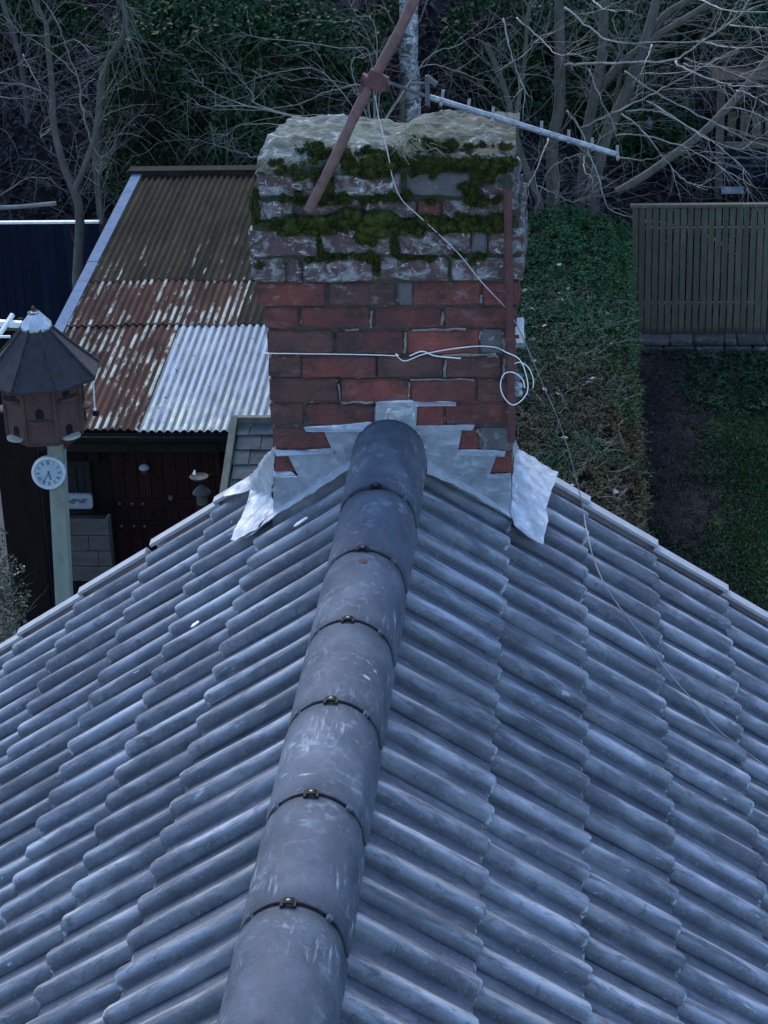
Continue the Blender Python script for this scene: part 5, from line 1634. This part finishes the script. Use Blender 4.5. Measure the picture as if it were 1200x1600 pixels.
# arching bare shrub behind the chimney
cb = Vector(at(585, 215, 19.9)); gz = G
bs = empty('bare_shrub', (cb.x, 19.9, gz), 'arching bare shrub spreading left from behind the chimney in front of the ivy', 'shrub')
b = MB(); b2 = MB(); g = random.Random(91)
o2, s2 = (380, 0), 2.609
b.tube([(cb.x, 19.9, gz), (cb.x + .05, 19.95, gz + .8), cb], [.05, .04, .025], 7)
arc = [(o2, s2, [(600, 560), (520, 225), (400, 195), (180, 165), (0, 145), (-60, 140)], 1.9), (o2, s2, [(560, 560), (490, 362), (400, 360), (330, 380), (200, 435), (0, 450), (-150, 440)], 2.3), (o1, s1, [(1660, 640), (1180, 480), (1130, 420), (1060, 340), (960, 260), (860, 170)], 2.2),
       (o1, s1, [(1660, 620), (1200, 490), (1000, 475), (900, 470), (810, 410)], 1.8), (o1, s1, [(1640, 680), (1180, 695), (1100, 690), (1000, 660), (880, 620)], 1.8), (o1, s1, [(1600, 600), (1100, 470), (1000, 430), (900, 380), (820, 240)], 1.6),
       (o2, s2, [(600, 560), (440, 270), (500, 230), (560, 205)], 1.8), (o2, s2, [(700, 560), (720, 280), (860, 290), (960, 330), (1010, 400)], 1.8), (o2, s2, [(680, 560), (740, 250), (860, 190), (960, 140), (1100, 60)], 1.9),
       (o1, s1, [(1640, 640), (1300, 560), (1080, 560), (990, 610), (930, 560)], 1.4), (o2, s2, [(560, 560), (330, 300), (180, 290), (20, 330), (-80, 380)], 1.5), (o2, s2, [(600, 540), (420, 480), (250, 470), (60, 490), (-100, 540)], 1.5),
       (o2, s2, [(590, 560), (480, 420), (440, 350), (300, 320), (200, 330)], 1.6), (o2, s2, [(640, 560), (560, 300), (480, 100), (400, 90), (270, 80)], 1.6), (o2, s2, [(650, 560), (540, 120), (460, 60), (420, -20)], 1.6), (o2, s2, [(610, 560), (520, 500), (400, 520), (330, 580)], 1.4)]
for k, (o_, s_, z, r) in enumerate(arc):
    z2 = [(cb, None)]
    pts = line(z, o_, s_, 19.95, 20.4 + .15 * (k % 4)); pts[0] = cb.copy()
    pts = spline(pts, 5); rr = px_r(r, 20) * .6
    pts = [pts[0]] + [p + Vector((g.gauss(0, .006), g.gauss(0, .012), g.gauss(0, .006))) for p in pts[1:]]
    b.tube(pts, [rr * .85 * (1.2 - 1.0 * i / len(pts)) for i in range(len(pts))], 5); twigs(b2, pts, g, 14, .6, .004, 1, curl=.3)
b.build('branches', M['twig_grey'], bs, smooth='all', fix=False); b2.build('twigs', M['twig_mid'], bs, fix=False)['kind'] = 'stuff'

# bare saplings far up the bank (purple brown)
for k, (px, Y) in enumerate([(250, 26), (330, 27.5), (420, 26.5), (500, 28), (30, 25), (560, 27)]):
    c = at(px, 60, Y); x = c[0]; gz = bank_z(x, Y)
    labs = ['leftmost brown bare sapling above the ivy thicket', 'second brown sapling from the left above the ivy thicket', 'brown sapling above the middle of the ivy thicket', 'brown sapling above the right part of the thicket', 'brown bare sapling on the bank in the far top left', 'brown bare sapling just left of the leaning aerial pole']
    t = empty('sapling', (x, Y, gz), labs[k], 'tree', 'bare saplings on the bank')
    g = random.Random(200 + k); b = MB()
    pts = spline([(x, Y, gz - .1), (x + g.uniform(-.1, .1), Y, gz + 1), (x + g.uniform(-.3, .3), Y, gz + 2.4), (x + g.uniform(-.5, .5), Y, gz + 4)], 4)
    b.tube(pts, [.05 - .03 * i / len(pts) for i in range(len(pts))], 6); b.build('trunk', M['twig_dark'], t, smooth=True, fix=False)
    b = MB(); twigs(b, pts, g, 34, 1.7, .012, 2, curl=.4); b.build('crown', M['twig_dark'], t, fix=False)

# pale log on the bank, top left
a = Vector(at(-20, 326, 21.6)); c = Vector(at(88, 318, 21.7))
b = MB(); b.tube([a, a.lerp(c, .5) + Vector((0, 0, -.01)), c], [.035, .03, .034], 8)
tag(b.build('pale_log', M['twig_grey'], smooth=True), 'thin pale log lying on the bank above the navy fence', 'log')

# ------------------------------------------------------------------ timber hut at the top right
HYY = 23.6
hx0 = at(1118, 200, HYY)[0]
hut = empty('timber_hut', (hx0 + 1.2, HYY + .5, bank_z(hx0 + 1, HYY)), 'dark open timber hut with one pale corner post at the right edge', 'hut')
z_ = lambda y: at(1160, y, HYY)[2]
b = MB(); b.box((hx0, HYY + .9, z_(330) - .6), (hx0 + 2.6, HYY + .95, z_(90))); b.build('back_wall', M['dark_wood'], hut)
b = MB(); xx = at(1126, 180, HYY)[0]; b.box((xx - .05, HYY - .05, z_(330) - .5), (xx + .05, HYY + .05, z_(128))); b.build('corner_post', M['tan_wood'], hut)
x = at(1140, 180, HYY)[0]
while x < hx0 + 2.4:
    b = MB(); b.box((x, HYY + .3, z_(222)), (x + .11, HYY + .33, z_(176))); b.build('board', M['grey_wood'] if int(x * 10) % 3 else M['dark_wood'], hut); x += .17
for (ya, yb, m, dy) in ((232, 222, 'grey_wood', 0), (249, 246, 'slate', .02), (262, 258, 'slate', .02), (290, 236, 'navy', .06), (174, 168, 'dark_wood', .0)):
    b = MB(); b.box((at(1132, 250, HYY)[0], HYY + dy, z_(ya)), (hx0 + 2.5, HYY + dy + .03, z_(yb))); b.build('rail', M[m], hut)
b = MB(); b.box((hx0 - .05, HYY - .1, z_(135)), (hx0 + 2.6, HYY + 1.0, z_(122))); b.build('roof_edge', M['shed_board'], hut)
a = at(1128, 303, HYY - .3); c = at(1163, 294, HYY - .3)
b = MB(); b.box((a[0], HYY - .3, a[2]), (c[0], HYY - .05, a[2] + .03)); tag(b.build('white_board', M['plaque']), 'white board lying at the foot of the timber hut', 'board')
b = MB(); q = Vector(at(1015, 192, 21.6)); b.lathe(q, [(.01, -.09), (.04, -.06), (.045, .02), (.02, .045), (.006, .08)], 9)
M['blue'] = mk('blue_plastic', [(.3, (.015, .026, .05)), (.7, (.025, .04, .075))], rough=.5, bump=0)
tag(b.build('hanging_feeder', M['blue'], smooth=True), 'small blue feeder hanging among the bare branches left of the hut', 'bird feeder')
